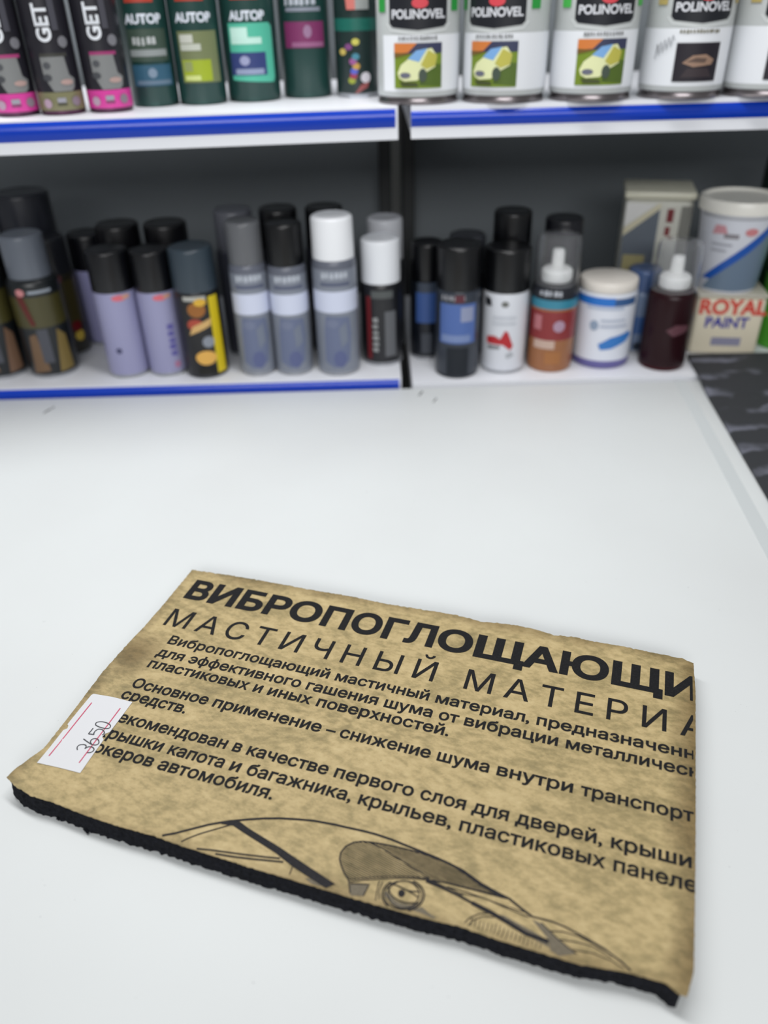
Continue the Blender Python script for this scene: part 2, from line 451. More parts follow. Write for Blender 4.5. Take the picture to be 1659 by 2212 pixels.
def counter_material():
    m, nt, b = nodes_of('white_laminate', 0.55)
    tc = N(nt, 'ShaderNodeTexCoord')
    n1 = N(nt, 'ShaderNodeTexNoise', Scale=3.0, Detail=4.0)
    n2 = N(nt, 'ShaderNodeTexNoise', Scale=420.0, Detail=2.0)
    nt.links.new(tc.outputs['Object'], n1.inputs['Vector']); nt.links.new(tc.outputs['Object'], n2.inputs['Vector'])
    r1 = ramp(nt, [(0.3, lin((212, 215, 215))), (0.7, lin((219, 223, 223)))])
    nt.links.new(n1.outputs['Fac'], r1.inputs['Fac'])
    # small dark scuffs at the far edge and a few specks
    r2 = ramp(nt, [(0.745, (0, 0, 0)), (0.79, (1, 1, 1))])
    nt.links.new(n2.outputs['Fac'], r2.inputs['Fac'])
    n3 = N(nt, 'ShaderNodeTexNoise', Scale=55.0, Detail=1.0)
    nt.links.new(tc.outputs['Object'], n3.inputs['Vector'])
    r3 = ramp(nt, [(0.60, (0, 0, 0)), (0.66, (1, 1, 1))])
    nt.links.new(n3.outputs['Fac'], r3.inputs['Fac'])
    mu = N(nt, 'ShaderNodeMath', operation='MULTIPLY'); nt.links.new(r2.outputs['Color'], mu.inputs[0]); nt.links.new(r3.outputs['Color'], mu.inputs[1])
    mx = N(nt, 'ShaderNodeMix', data_type='RGBA')
    nt.links.new(mu.outputs[0], mx.inputs['Factor']); nt.links.new(r1.outputs['Color'], mx.inputs['A'])
    mx.inputs['B'].default_value = (*lin((150, 152, 155)), 1)
    nt.links.new(mx.outputs['Result'], b.inputs['Base Color'])
    bp = N(nt, 'ShaderNodeBump', Strength=0.02, Distance=0.001)
    n4 = N(nt, 'ShaderNodeTexNoise', Scale=900.0, Detail=2.0); nt.links.new(tc.outputs['Object'], n4.inputs['Vector'])
    nt.links.new(n4.outputs['Fac'], bp.inputs['Height']); nt.links.new(bp.outputs['Normal'], b.inputs['Normal'])
    return m


def structure(name, bm, m):
    o = mesh_obj(name, bm, m); o['kind'] = 'structure'
    return o


M_FLOOR, _nt, _b = nodes_of('grey_floor_tile', 0.5)
_br = N(_nt, 'ShaderNodeTexBrick', Scale=2.0); _br.offset = 0.0
_br.inputs['Color1'].default_value = (*lin((120, 120, 118)), 1); _br.inputs['Color2'].default_value = (*lin((128, 127, 125)), 1)
_br.inputs['Mortar'].default_value = (*lin((80, 80, 80)), 1); _br.inputs['Mortar Size'].default_value = 0.006
_nt.links.new(N(_nt, 'ShaderNodeTexCoord').outputs['Object'], _br.inputs['Vector'])
_nt.links.new(_br.outputs['Color'], _b.inputs['Base Color'])

bm = bmesh.new(); add_box(bm, -2.6, 2.6, -2.2, 1.75, -0.92, -0.87); structure('floor', bm, M_FLOOR)
bm = bmesh.new(); add_box(bm, -2.6, 2.6, 1.70, 1.75, -0.87, 2.2); structure('wall_back', bm, pm((205, 206, 204), 0.8))

# ------------------------------------------------------------------ counter
counter = thing('counter', 'white laminate shop counter in front of the shelves', 'counter', (0, 0, -0.87))
bm = bmesh.new(); add_box(bm, -1.05, 0.95, 0.02, 0.982, 0.842, 0.87, bevel=0.0012)
mesh_obj('countertop', bm, counter_material(), counter, 40)
for x in (-1.02, 0.90):
    bm = bmesh.new(); add_box(bm, x, x + 0.02, 0.06, 0.95, 0.0, 0.842); mesh_obj('side_panel', bm, pm((222, 224, 224), 0.5), counter)
bm = bmesh.new()  # strip slightly darker than the countertop, running along the mat
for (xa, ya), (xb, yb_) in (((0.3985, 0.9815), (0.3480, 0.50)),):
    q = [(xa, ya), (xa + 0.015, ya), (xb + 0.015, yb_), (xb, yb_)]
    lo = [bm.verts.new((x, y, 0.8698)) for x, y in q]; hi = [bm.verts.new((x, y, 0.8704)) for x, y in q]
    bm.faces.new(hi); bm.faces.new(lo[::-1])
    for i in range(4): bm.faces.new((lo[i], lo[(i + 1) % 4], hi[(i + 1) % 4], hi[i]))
mesh_obj('grey_strip', bm, pm((198, 203, 204), 0.5), counter)['label'] = 'pale grey strip beside the black mat'
# dark scuffs: chipped laminate along the far edge
rs = random.Random(3)
for cx, cy, w, n in ((-0.4375, 0.945, 0.010, 6), (0.0535, 0.964, 0.007, 8), (0.0705, 0.941, 0.006, 5)):
    bm = bmesh.new()
    for k in range(n):
        a = rs.uniform(0, 6.3); t0 = (k / (n - 1) - 0.5) * w * 1.6; px, py = cx + t0 * 0.45, cy + t0
        rr = rs.uniform(0.0007, 0.0017)
        poly_faces(bm, [(px + rr * rs.uniform(0.6, 1.3) * math.cos(t), py + 1.7 * rr * rs.uniform(0.6, 1.3) * math.sin(t)) for t in [q * 0.9 + a for q in range(7)]], 0, 0.8702 + k * 0.00002)
    mesh_obj('scuff', bm, pm((96, 98, 98), 0.8), counter)['label'] = 'dark scuff mark'


# ------------------------------------------------------------------ shelving units
DARK = pm((100, 106, 110), 0.6)
WHITE_METAL = pm((230, 232, 238), 0.35)
BLUE = pm((12, 58, 178), 0.2, 0.0, 0.35)


def shelf_board(label, x0, x1, front0, front1, z, blue, yb=1.358, lip=-0.0017):
    """board with a price rail; the front edge runs from y=front0 at x0 to y=front1 at x1"""
    t = thing('shelf', label, 'shelf', ((x0 + x1) / 2, 1.2, z), 0, 'white shelves with price rails')
    def prism(name, sec, m, parent, xa=0.0, xb=0.0, smooth=None):
        """sec: cross-section [(distance behind the front edge, height)], None depth means the back edge"""
        bm = bmesh.new(); ends = []
        for x, f in ((x0 + xa, front0 + (front1 - front0) * xa / (x1 - x0)), (x1 - xb, front1)):
            ends.append([bm.verts.new((x - t.location.x, (yb if d is None else f + d) - 1.2, zz)) for d, zz in sec])
        a, c = ends; n = len(sec)
        bm.faces.new(a); bm.faces.new(c[::-1])
        for i in range(n):
            bm.faces.new((a[i], a[(i + 1) % n], c[(i + 1) % n], c[i]))
        return mesh_obj(name, bm, m, parent, smooth)
    prism('board', [(0.004, -0.030), (None, -0.030), (None, 0), (0.004, 0)], WHITE_METAL, t)
    rail = prism('price_rail', [(0.0, -0.034), (0.0039, -0.034), (0.0039, 0.0002), (0.0, 0.0002)], WHITE_METAL, t)
    if blue:
        sec = [(-0.0001, -0.0215)] + [(-0.0001 - 0.0034 * math.sin(math.pi * k / 10) ** 0.8, -0.0215 + (lip + 0.0215) * k / 10) for k in range(1, 10)] + [(-0.0001, lip)]
        prism('price_strip', sec, BLUE, rail, 0, 0.003, 50)['label'] = 'glossy blue plastic price strip'
    return t


def shelving(x0, x1, label, post_x):
    u = thing('shelving_unit', label, 'shelving', ((x0 + x1) / 2, 1.41, -0.87))
    X = (x0 + x1) / 2
    bm = bmesh.new(); add_box(bm, x0 - X, x1 - X, -0.005, 0.01, 0, 1.97)
    mesh_obj('back_panel', bm, DARK, u)['label'] = 'dark grey metal back panel'
    bm = bmesh.new(); add_box(bm, post_x - X, post_x + 0.020 - X, -0.050, -0.006, 0, 1.97, bevel=0.002)
    mesh_obj('upright', bm, pm((34, 36, 37), 0.5), u)['label'] = 'black upright post'


shelving(-1.15, 0.0285, 'dark grey back frame of the left shelving behind the grey spray cans', 0.0065)
shelving(0.0435, 1.05, 'dark grey back frame of the right shelving behind the paint bucket', 0.0445)
shelf_board('lower left shelf with thin blue edge carrying lilac and grey spray cans', -1.15, 0.0285, 0.9905, 0.9895, 0.012, True)
shelf_board('upper left shelf with blue price strip under the dark green cans', -1.15, 0.0285, 0.906, 0.998, 0.340, True)
shelf_board('lower right shelf with plain white edge carrying the white jar', 0.0435, 1.05, 0.988, 0.988, 0.004, False)
shelf_board('upper right shelf with blue price strip under the white paint tins', 0.0435, 1.05, 1.0, 0.998, 0.340, True, 1.358, -0.0050)

# ------------------------------------------------------------------ black mat on the right of the counter
def mat_material():
    m, nt, b = nodes_of('patterned_rubber', 0.75)
    tc = N(nt, 'ShaderNodeTexCoord'); mp = N(nt, 'ShaderNodeMapping')
    nt.links.new(tc.outputs['Object'], mp.inputs['Vector'])
    mp.inputs['Location'].default_value = (-0.22, 0.30, 0)
    w = N(nt, 'ShaderNodeTexWave', wave_type='RINGS', Scale=6.5, Distortion=5.0, Detail=3.0)
    w.inputs['Detail Scale'].default_value = 2.2
    nt.links.new(mp.outputs['Vector'], w.inputs['Vector'])
    n = N(nt, 'ShaderNodeTexNoise', Scale=17.0, Detail=3.0); nt.links.new(mp.outputs['Vector'], n.inputs['Vector'])
    r1 = ramp(nt, [(0.62, (0, 0, 0)), (0.78, (1, 1, 1))]); nt.links.new(w.outputs['Color'], r1.inputs['Fac'])
    r2 = ramp(nt, [(0.46, (0, 0, 0)), (0.60, (1, 1, 1))]); nt.links.new(n.outputs['Fac'], r2.inputs['Fac'])
    mu = N(nt, 'ShaderNodeMath', operation='MULTIPLY'); nt.links.new(r1.outputs['Color'], mu.inputs[0]); nt.links.new(r2.outputs['Color'], mu.inputs[1])
    mx = N(nt, 'ShaderNodeMix', data_type='RGBA'); nt.links.new(mu.outputs[0], mx.inputs['Factor'])
    mx.inputs['A'].default_value = (*lin((44, 46, 50)), 1); mx.inputs['B'].default_value = (*lin((104, 106, 118)), 1)
    nt.links.new(mx.outputs['Result'], b.inputs['Base Color'])
    f = N(nt, 'ShaderNodeTexNoise', Scale=600.0, Detail=2.0); nt.links.new(tc.outputs['Object'], f.inputs['Vector'])
    bp = N(nt, 'ShaderNodeBump', Strength=0.4, Distance=0.001); nt.links.new(f.outputs['Fac'], bp.inputs['Height'])
    nt.links.new(bp.outputs['Normal'], b.inputs['Normal'])
    return m


bm = bmesh.new()
rows = []
for y, xl, xr, z in ((0.55, 0.3845, 0.700, 0.0004), (0.70, 0.4000, 0.712, 0.0004), (0.93, 0.4240, 0.730, 0.0004), (0.978, 0.4290, 0.735, 0.0062), (1.049, 0.4370, 0.742, 0.0062)):
    rows.append([bm.verts.new(p) for p in ((xl, y, z), (xr, y - 0.004, z), (xr, y - 0.004, z + 0.004), (xl, y, z + 0.004))])
bm.faces.new(rows[0]); bm.faces.new(rows[-1])
for a, b in zip(rows, rows[1:]):
    for i in range(4):
        bm.faces.new((a[i], a[(i + 1) % 4], b[(i + 1) % 4], b[i]))
mat = mesh_obj('counter_mat', bm, mat_material())
mat['label'] = 'black mat with grey swirls lying at the right edge of the counter'; mat['category'] = 'mat'
# ------------------------------------------------------------------ the sound deadening sheet
ZP = 0.0142          # height of the paper face above the counter
SHEET_C = (-0.01511, 0.38619)
SHEET_RZ = math.radians(-18.6)


def paper_h(u, v):
    """gentle waviness of the paper face; u, v in metres from the middle of the sheet"""
    h = ZP + 0.00035 * noise.noise(Vector((u * 14, v * 14, 3.1))) + 0.0002 * noise.noise(Vector((u * 45, v * 45, 8.0)))
    d = math.hypot(u + 0.2165, v + 0.1160)          # near left corner curls up a little
    h += 0.0022 * max(0.0, 1 - d / 0.045) ** 2
    d = math.hypot(u - 0.219, v - 0.118)            # far right corner dips
    h -= 0.0012 * max(0.0, 1 - d / 0.06) ** 2
    d = math.hypot(u + 0.208, v - 0.045)            # dent at the left edge
    h -= 0.0011 * max(0.0, 1 - d / 0.03) ** 2
    return h


def interp(tab, x, ix, iy):
    t = sorted(tab, key=lambda p: p[ix])
    if x <= t[0][ix]:
        return t[0][iy]
    for a, b in zip(t, t[1:]):
        if x <= b[ix]:
            return a[iy] + (b[iy] - a[iy]) * (x - a[ix]) / max(1e-9, b[ix] - a[ix])
    return t[-1][iy]


def sheet_point(s, t, inset=(0, 0, 0, 0), rag=1.0):
    """bilinear patch between the four measured edges, in metres"""
    u0, v0 = (-216.5 + 434 * s), (-124 + 252 * t)
    lo, hi = interp(BOTTOM_EDGE, u0, 0, 1), interp(TOP_EDGE, u0, 0, 1)
    le, ri = interp(LEFT_EDGE + [BOTTOM_EDGE[-1], TOP_EDGE[0]], v0, 1, 0), interp(RIGHT_EDGE + [TOP_EDGE[-1]], v0, 1, 0)
    j = lambda a, b: rag * (0.55 * noise.noise(Vector((a * 0.35, b, 1.0))) + 0.35 * noise.noise(Vector((a * 1.1, b, 4.0))))
    lo += j(u0, 2.0) + inset[0]; hi += j(u0, 9.0) * 2.0 - inset[1]; le += j(v0, 5.0) + inset[2]; ri += 0.5 * j(v0, 7.0) - inset[3]
    return (le + (ri - le) * s) / 1000, (lo + (hi - lo) * t) / 1000


def kraft_material():
    m, nt, b = nodes_of('kraft_paper', 0.62)
    tc = N(nt, 'ShaderNodeTexCoord')
    n1 = N(nt, 'ShaderNodeTexNoise', Scale=36.0, Detail=8.0, Roughness=0.68)
    n2 = N(nt, 'ShaderNodeTexNoise', Scale=150.0, Detail=6.0, Roughness=0.7)
    mp = N(nt, 'ShaderNodeMapping'); mp.inputs['Scale'].default_value = (0.75, 1.3, 1); mp.inputs['Rotation'].default_value = (0, 0, 0.5)
    nt.links.new(tc.outputs['Object'], mp.inputs['Vector'])
    for n in (n1, n2):
        nt.links.new(mp.outputs['Vector'], n.inputs['Vector'])
    a = N(nt, 'ShaderNodeMath', operation='MULTIPLY_ADD'); nt.links.new(n2.outputs['Fac'], a.inputs[0]); a.inputs[1].default_value = 0.50
    a2 = N(nt, 'ShaderNodeMath', operation='MULTIPLY'); nt.links.new(n1.outputs['Fac'], a2.inputs[0]); a2.inputs[1].default_value = 0.50
    nt.links.new(a2.outputs[0], a.inputs[2])
    r = ramp(nt, [(0.33, lin((126, 113, 75))), (0.44, lin((155, 138, 94))), (0.53, lin((182, 161, 114))), (0.66, lin((200, 180, 133)))])
    nt.links.new(a.outputs[0], r.inputs['Fac'])
    # browned rim: distance to the cut edge, broken up by noise
    sx = N(nt, 'ShaderNodeSeparateXYZ'); nt.links.new(tc.outputs['Object'], sx.inputs[0])
    def edge(out, half):
        ab = N(nt, 'ShaderNodeMath', operation='ABSOLUTE'); nt.links.new(out, ab.inputs[0])
        sb = N(nt, 'ShaderNodeMath', operation='SUBTRACT'); nt.links.new(ab.outputs[0], sb.inputs[0]); sb.inputs[1].default_value = half
        return sb.outputs[0]
    ex, ey = edge(sx.outputs['X'], 0.214), edge(sx.outputs['Y'], 0.128)
    mxm = N(nt, 'ShaderNodeMath', operation='MAXIMUM'); nt.links.new(ex, mxm.inputs[0]); nt.links.new(ey, mxm.inputs[1])
    n3 = N(nt, 'ShaderNodeTexNoise', Scale=16.0, Detail=6.0); nt.links.new(tc.outputs['Object'], n3.inputs['Vector'])
    ad = N(nt, 'ShaderNodeMath', operation='MULTIPLY_ADD'); nt.links.new(n3.outputs['Fac'], ad.inputs[0]); ad.inputs[1].default_value = 0.030
    nt.links.new(mxm.outputs[0], ad.inputs[2])
    r2 = ramp(nt, [(0.0, (0, 0, 0)), (0.45, (0.5, 0.5, 0.5)), (1.0, (1, 1, 1))])
    mr = N(nt, 'ShaderNodeMapRange'); nt.links.new(ad.outputs[0], mr.inputs['Value'])
    mr.inputs['From Min'].default_value = 0.005; mr.inputs['From Max'].default_value = 0.021
    nt.links.new(mr.outputs['Result'], r2.inputs['Fac'])
    # one greasy brown patch by the left edge
    vd = N(nt, 'ShaderNodeVectorMath', operation='DISTANCE'); nt.links.new(tc.outputs['Object'], vd.inputs[0]); vd.inputs[1].default_value = (-0.203, 0.014, 0.0142)
    vn = N(nt, 'ShaderNodeMath', operation='MULTIPLY_ADD'); nt.links.new(n3.outputs['Fac'], vn.inputs[0]); vn.inputs[1].default_value = 0.02; nt.links.new(vd.outputs['Value'], vn.inputs[2])
    mr2 = N(nt, 'ShaderNodeMapRange'); nt.links.new(vn.outputs[0], mr2.inputs['Value'])
    mr2.inputs['From Min'].default_value = 0.040; mr2.inputs['From Max'].default_value = 0.016; mr2.inputs['To Max'].default_value = 1.0
    mm = N(nt, 'ShaderNodeMath', operation='MAXIMUM'); nt.links.new(r2.outputs['Color'], mm.inputs[0]); nt.links.new(mr2.outputs['Result'], mm.inputs[1])
    mx = N(nt, 'ShaderNodeMix', data_type='RGBA', blend_type='MULTIPLY')
    nt.links.new(mm.outputs[0], mx.inputs['Factor']); nt.links.new(r.outputs['Color'], mx.inputs['A'])
    mx.inputs['B'].default_value = (0.44, 0.40, 0.31, 1)
    # sparse dark flecks
    n5 = N(nt, 'ShaderNodeTexVoronoi', Scale=95.0); nt.links.new(tc.outputs['Object'], n5.inputs['Vector'])
    r5 = ramp(nt, [(0.035, (1, 1, 1)), (0.075, (0, 0, 0))]); nt.links.new(n5.outputs['Distance'], r5.inputs['Fac'])
    n6 = N(nt, 'ShaderNodeTexNoise', Scale=38.0); nt.links.new(tc.outputs['Object'], n6.inputs['Vector'])
    r6 = ramp(nt, [(0.62, (0, 0, 0)), (0.68, (0.8, 0.8, 0.8))]); nt.links.new(n6.outputs['Fac'], r6.inputs['Fac'])
    m5 = N(nt, 'ShaderNodeMath', operation='MULTIPLY'); nt.links.new(r5.outputs['Color'], m5.inputs[0]); nt.links.new(r6.outputs['Color'], m5.inputs[1])
    mx2 = N(nt, 'ShaderNodeMix', data_type='RGBA'); nt.links.new(m5.outputs[0], mx2.inputs['Factor']); nt.links.new(mx.outputs['Result'], mx2.inputs['A'])
    mx2.inputs['B'].default_value = (*lin((74, 62, 44)), 1)
    nt.links.new(mx2.outputs['Result'], b.inputs['Base Color'])
    bp = N(nt, 'ShaderNodeBump', Strength=0.35, Distance=0.0012); nt.links.new(n2.outputs['Fac'], bp.inputs['Height'])
    n7 = N(nt, 'ShaderNodeTexNoise', Scale=900.0, Detail=3.0); nt.links.new(mp.outputs['Vector'], n7.inputs['Vector'])
    bp2 = N(nt, 'ShaderNodeBump', Strength=0.25, Distance=0.0004); nt.links.new(n7.outputs['Fac'], bp2.inputs['Height']); nt.links.new(bp.outputs['Normal'], bp2.inputs['Normal'])
    nt.links.new(bp2.outputs['Normal'], b.inputs['Normal'])
    return m


def ink_material(name, c, rough=0.5):
    m, nt, b = nodes_of(name, rough)
    tc = N(nt, 'ShaderNodeTexCoord'); n = N(nt, 'ShaderNodeTexNoise', Scale=700.0, Detail=4.0)
    nt.links.new(tc.outputs['Object'], n.inputs['Vector'])
    r = ramp(nt, [(0.3, lin(c)), (0.62, lin(tuple(v + 10 for v in c))), (0.8, lin(tuple(v + 30 for v in c)))]); nt.links.new(n.outputs['Fac'], r.inputs['Fac'])
    nt.links.new(r.outputs['Color'], b.inputs['Base Color']); b.inputs['Specular IOR Level'].default_value = 0.22
    return m


def felt_material():
    m, nt, b = nodes_of('black_felt', 0.95)
    tc = N(nt, 'ShaderNodeTexCoord'); n = N(nt, 'ShaderNodeTexNoise', Scale=420.0, Detail=6.0, Roughness=0.75)
    nt.links.new(tc.outputs['Object'], n.inputs['Vector'])
    r = ramp(nt, [(0.35, lin((14, 15, 19))), (0.7, lin((36, 38, 46)))]); nt.links.new(n.outputs['Fac'], r.inputs['Fac'])
    nt.links.new(r.outputs['Color'], b.inputs['Base Color'])
    bp = N(nt, 'ShaderNodeBump', Strength=0.9, Distance=0.002); nt.links.new(n.outputs['Fac'], bp.inputs['Height'])
    nt.links.new(bp.outputs['Normal'], b.inputs['Normal']); b.inputs['Specular IOR Level'].default_value = 0.2
    return m


sheet = thing('sound_deadening_sheet', 'kraft paper faced black felt sound deadening sheet with Cyrillic printing on the counter', 'insulation sheet',
              (SHEET_C[0], SHEET_C[1], 0), SHEET_RZ)

# paper face: a thin closed skin with ragged edges
NS, NT = 260, 150
bm = bmesh.new()
top = [[None] * (NT + 1) for _ in range(NS + 1)]; bot = [[None] * (NT + 1) for _ in range(NS + 1)]
for i in range(NS + 1):
    for k in range(NT + 1):
        u, v = sheet_point(i / NS, k / NT)
        h = paper_h(u, v)
        top[i][k] = bm.verts.new((u, v, h)); bot[i][k] = bm.verts.new((u, v, h - 0.0007))
for i in range(NS):
    for k in range(NT):
        bm.faces.new((top[i][k], top[i + 1][k], top[i + 1][k + 1], top[i][k + 1]))
        bm.faces.new((bot[i][k + 1], bot[i + 1][k + 1], bot[i + 1][k], bot[i][k]))
for i in range(NS):
    for k in (0, NT):
        bm.faces.new((top[i][k], bot[i][k], bot[i + 1][k], top[i + 1][k]))
for k in range(NT):
    for i in (0, NS):
        bm.faces.new((top[i][k], top[i][k + 1], bot[i][k + 1], bot[i][k]))
paper = mesh_obj('paper_facing', bm, kraft_material(), sheet, 50)
paper['label'] = 'printed kraft paper face with ragged browned edges'

# felt backing: a thick slab with rough, fuzzy walls
bm = bmesh.new()
ring = []
M1, M2 = 300, 90
for i in range(M1): ring.append((i / M1, 0.0))
for k in range(M2): ring.append((1.0, k / M2))
for i in range(M1): ring.append((1 - i / M1, 1.0))
for k in range(M2): ring.append((0.0, 1 - k / M2))
LV = 9
cols = []
for q, (s, t) in enumerate(ring):
    u, v = sheet_point(s, t, (0.2, 2.5, 3.2, 3.4), 1.4)
    o = Vector((u, v, 0)); n = (o.normalized() if o.length else o)
    if t == 0: n = Vector((0, -1, 0))
    elif s == 1: n = Vector((1, 0, 0))
    elif t == 1: n = Vector((0, 1, 0))
    else: n = Vector((-1, 0, 0))
    c = []
    for l in range(LV + 1):
        z = 0.0003 + (paper_h(u, v) - 0.0009 - 0.0003) * l / LV
        d = 0.0008 * noise.noise(Vector((u * 260, v * 260, z * 420))) + 0.0006 * noise.noise(Vector((u * 700, v * 700, z * 900)))
        d -= 0.0006 * abs(2 * l / LV - 1) ** 4
        d += (0.0034 - 0.0022 * s) * (1 - l / LV) if t == 0 else 0.0
        if l == 0: d += 0.0006 * noise.noise(Vector((u * 120, v * 120, 5)))
        p = o + n * d
        c.append(bm.verts.new((p.x, p.y, z)))
    cols.append(c)
for q in range(len(cols)):
    a, b = cols[q], cols[(q + 1) % len(cols)]
    for l in range(LV):
        bm.faces.new((a[l], b[l], b[l + 1], a[l + 1]))
bm.faces.new([c[0] for c in cols][::-1]); bm.faces.new([c[-1] for c in cols])
# frayed tufts along the near edge
rs = random.Random(11)
for s, ln in ((0.150, 0.006), (0.154, 0.004), (0.10, 0.002)):
    u, v = sheet_point(s, 0.0, (0.2, 0, 0, 0), 1.4)
    base = Vector((u, v - 0.0026, 0.0020)); d = Vector((rs.uniform(0.6, 1.1), -0.5, -0.06)).normalized()
    side = Vector((-d.y, d.x, 0)).normalized() * 0.0011
    tip = base + d * ln; tip.z = 0.0006
    vs = [bm.verts.new(p) for p in (base - side, base + side, base + Vector((0, 0, 0.0016)), tip)]
    for f in ((0, 1, 2), (0, 3, 1), (1, 3, 2), (2, 3, 0)):
        bm.faces.new([vs[i] for i in f])
mesh_obj('felt_backing', bm, felt_material(), sheet, 60)['label'] = 'thick black felt layer'

INK = ink_material('printing_ink', (15, 15, 17), 0.7)
INK_CAR = ink_material('drawing_ink', (30, 29, 32), 0.7)
FADED = ink_material('grey_tint', (104, 96, 80), 0.6)


def lay_on_paper(bm, lift, step=0.0):
    for v in bm.verts:
        v.co.z = paper_h(v.co.x, v.co.y) + lift


def clip_right(bm, u=0.2198):
    bmesh.ops.bisect_plane(bm, geom=bm.verts[:] + bm.edges[:] + bm.faces[:], plane_co=(u, 0, 0), plane_no=(1, 0, 0), clear_outer=True, dist=1e-6)
    dead = [f for f in bm.faces if f.calc_center_median().x > u]
    bmesh.ops.delete(bm, geom=dead, context='FACES')


def printed_line(bm, txt, v, anchors, cap, off, skip=0):
    """letters placed between measured left edges of some of them (millimetres)"""
    size = cap / CAP
    pens, p = [], 0.0
    for c in txt:
        pens.append(p); p += glyph(c, off)[0]
    def leftx(i): return pens[i] + glyph(txt[i], off)[3]
    A = [(leftx(i), u / 1000) for i, u in anchors]
    def scale_at(x):
        for (x0, u0), (x1, u1) in zip(A, A[1:]):
            if x <= x1 or (x1, u1) == A[-1]:
                return u0 + (x - x0) * (u1 - u0) / (x1 - x0)
        return A[0][1]
    for i, c in enumerate(txt):
        if i < skip or c == ' ':
            continue
        adv, vs, fs, l, r = glyph(c, off)
        bv = [bm.verts.new((scale_at(pens[i] + x), v / 1000 + y * size, 0)) for x, y in vs]
        for f in fs:
            try: bm.faces.new([bv[j] for j in f])
            except ValueError: pass


def spaced_line(bm, txt, v, anchors, cap, off, xs):
    """widely tracked capitals: letters keep their own width, only their left edges are placed"""
    size = cap / CAP
    pens, p = [], 0.0
    for c in txt:
        pens.append(p); p += glyph(c, off)[0] + 0.16
    A = [(pens[i] + glyph(txt[i], off)[3], u / 1000) for i, u in anchors]
    for i, c in enumerate(txt):
        adv, vs, fs, l, r = glyph(c, off)
        if not fs: continue
        x = pens[i] + l
        u = None
        for (x0, u0), (x1, u1) in zip(A, A[1:]):
            if x <= x1 + 1e-6 or (x1, u1) == A[-1]:
                u = u0 + (x - x0) * (u1 - u0) / (x1 - x0); break
        bv = [bm.verts.new((u + (gx - l) * size * xs, v / 1000 + gy * size, 0)) for gx, gy in vs]
        for f in fs:
            try: bm.faces.new([bv[j] for j in f])
            except ValueError: pass


bm = bmesh.new(); printed_line(bm, *LINES[0], 0.0236, 0.040)
clip_right(bm); lay_on_paper(bm, 0.00022)
mesh_obj('printed_heading', bm, INK, paper)['label'] = 'bold black printed heading'
bm = bmesh.new(); spaced_line(bm, *LINES[1], 0.0206, 0.005, 1.0)
clip_right(bm); lay_on_paper(bm, 0.00022)
mesh_obj('printed_subheading', bm, INK, paper)['label'] = 'thin widely spaced black printed heading'
bm = bmesh.new()
for l in LINES[2:]:
    printed_line(bm, *l, 0.0095, 0.023)
clip_right(bm); lay_on_paper(bm, 0.00022)
mesh_obj('printed_paragraphs', bm, INK, paper)['label'] = 'small bold black printed text'

def near_edge(u):
    return interp(BOTTOM_EDGE, u * 1000, 0, 1) / 1000 + 0.0009


def densify(pts, step):
    out = []
    for a, b in zip(pts, pts[1:]):
        n = max(1, int(math.hypot(b[0] - a[0], b[1] - a[1]) / step))
        out += [(a[0] + (b[0] - a[0]) * k / n, a[1] + (b[1] - a[1]) * k / n) for k in range(n)]
    return out + [pts[-1]]


bm = bmesh.new()
for kind, pts in CAR_FILLS:
    poly_faces(bm, [(u / 1000, max(v / 1000, near_edge(u / 1000))) for u, v in densify(pts + pts[:1], 4)[:-1]], 0 if kind == 'ink' else 1, 0.0 if kind == 'ink' else -1.0)
for w, pts in CAR_LINES:
    run = []
    for u, v in densify(pts, 1.5) + [(0, -999)]:
        if v / 1000 > near_edge(u / 1000):
            run.append((u / 1000, v / 1000))
        else:
            if len(run) > 1: stroke_faces(bm, run, w * 1.55 / 1000, 0)
            run = []
bmesh.ops.triangulate(bm, faces=[f for f in bm.faces if len(f.verts) > 4])
for v in bm.verts:
    base = 0.00014 if v.co.z < -0.5 else 0.00024
    v.co.z = paper_h(v.co.x, v.co.y) + base
mesh_obj('printed_car_drawing', bm, [INK_CAR, FADED], paper)['label'] = 'printed line drawing of a rounded car with an eye in its headlight'

# price sticker
bm = bmesh.new()
poly_faces(bm, [(u / 1000, v / 1000) for u, v in STICKER])
bmesh.ops.triangulate(bm, faces=bm.faces[:]); lay_on_paper(bm, 0.00045)
r = bmesh.ops.extrude_face_region(bm, geom=bm.faces[:])
for e in r['geom']:
    if isinstance(e, bmesh.types.BMVert): e.co.z -= 0.00028
sticker = mesh_obj('price_sticker', bm, pm((214, 215, 218), 0.6), sheet); sticker['label'] = 'white paper price sticker with notched edges'
bm = bmesh.new()
for p in STICKER_LINES: stroke_faces(bm, [(p[0][0] / 1000 + (p[1][0] - p[0][0]) / 1000 * k / 10, p[0][1] / 1000 + (p[1][1] - p[0][1]) / 1000 * k / 10) for k in range(11)], 0.00085)
lay_on_paper(bm, 0.00058); mesh_obj('ruled_line', bm, pm((196, 66, 100), 0.6), sticker)['label'] = 'pink ruled lines'
bm = bmesh.new()
for p in STICKER_STROKES:
    P = [Vector((u / 1000, v / 1000)) for u, v in p]
    Q = []
    for i in range(len(P) - 1):       # smooth the pen strokes
        p0, p1, p2, p3 = P[max(i - 1, 0)], P[i], P[i + 1], P[min(i + 2, len(P) - 1)]
        for k in range(4):
            t = k / 4
            Q.append(0.5 * ((2 * p1) + (p2 - p0) * t + (2 * p0 - 5 * p1 + 4 * p2 - p3) * t * t + (3 * p1 - p0 - 3 * p2 + p3) * t ** 3))
    Q.append(P[-1]); stroke_faces(bm, Q, 0.00075)
lay_on_paper(bm, 0.00066); mesh_obj('handwritten_price', bm, pm((52, 53, 58), 0.6), sticker)['label'] = 'handwritten number 3650'
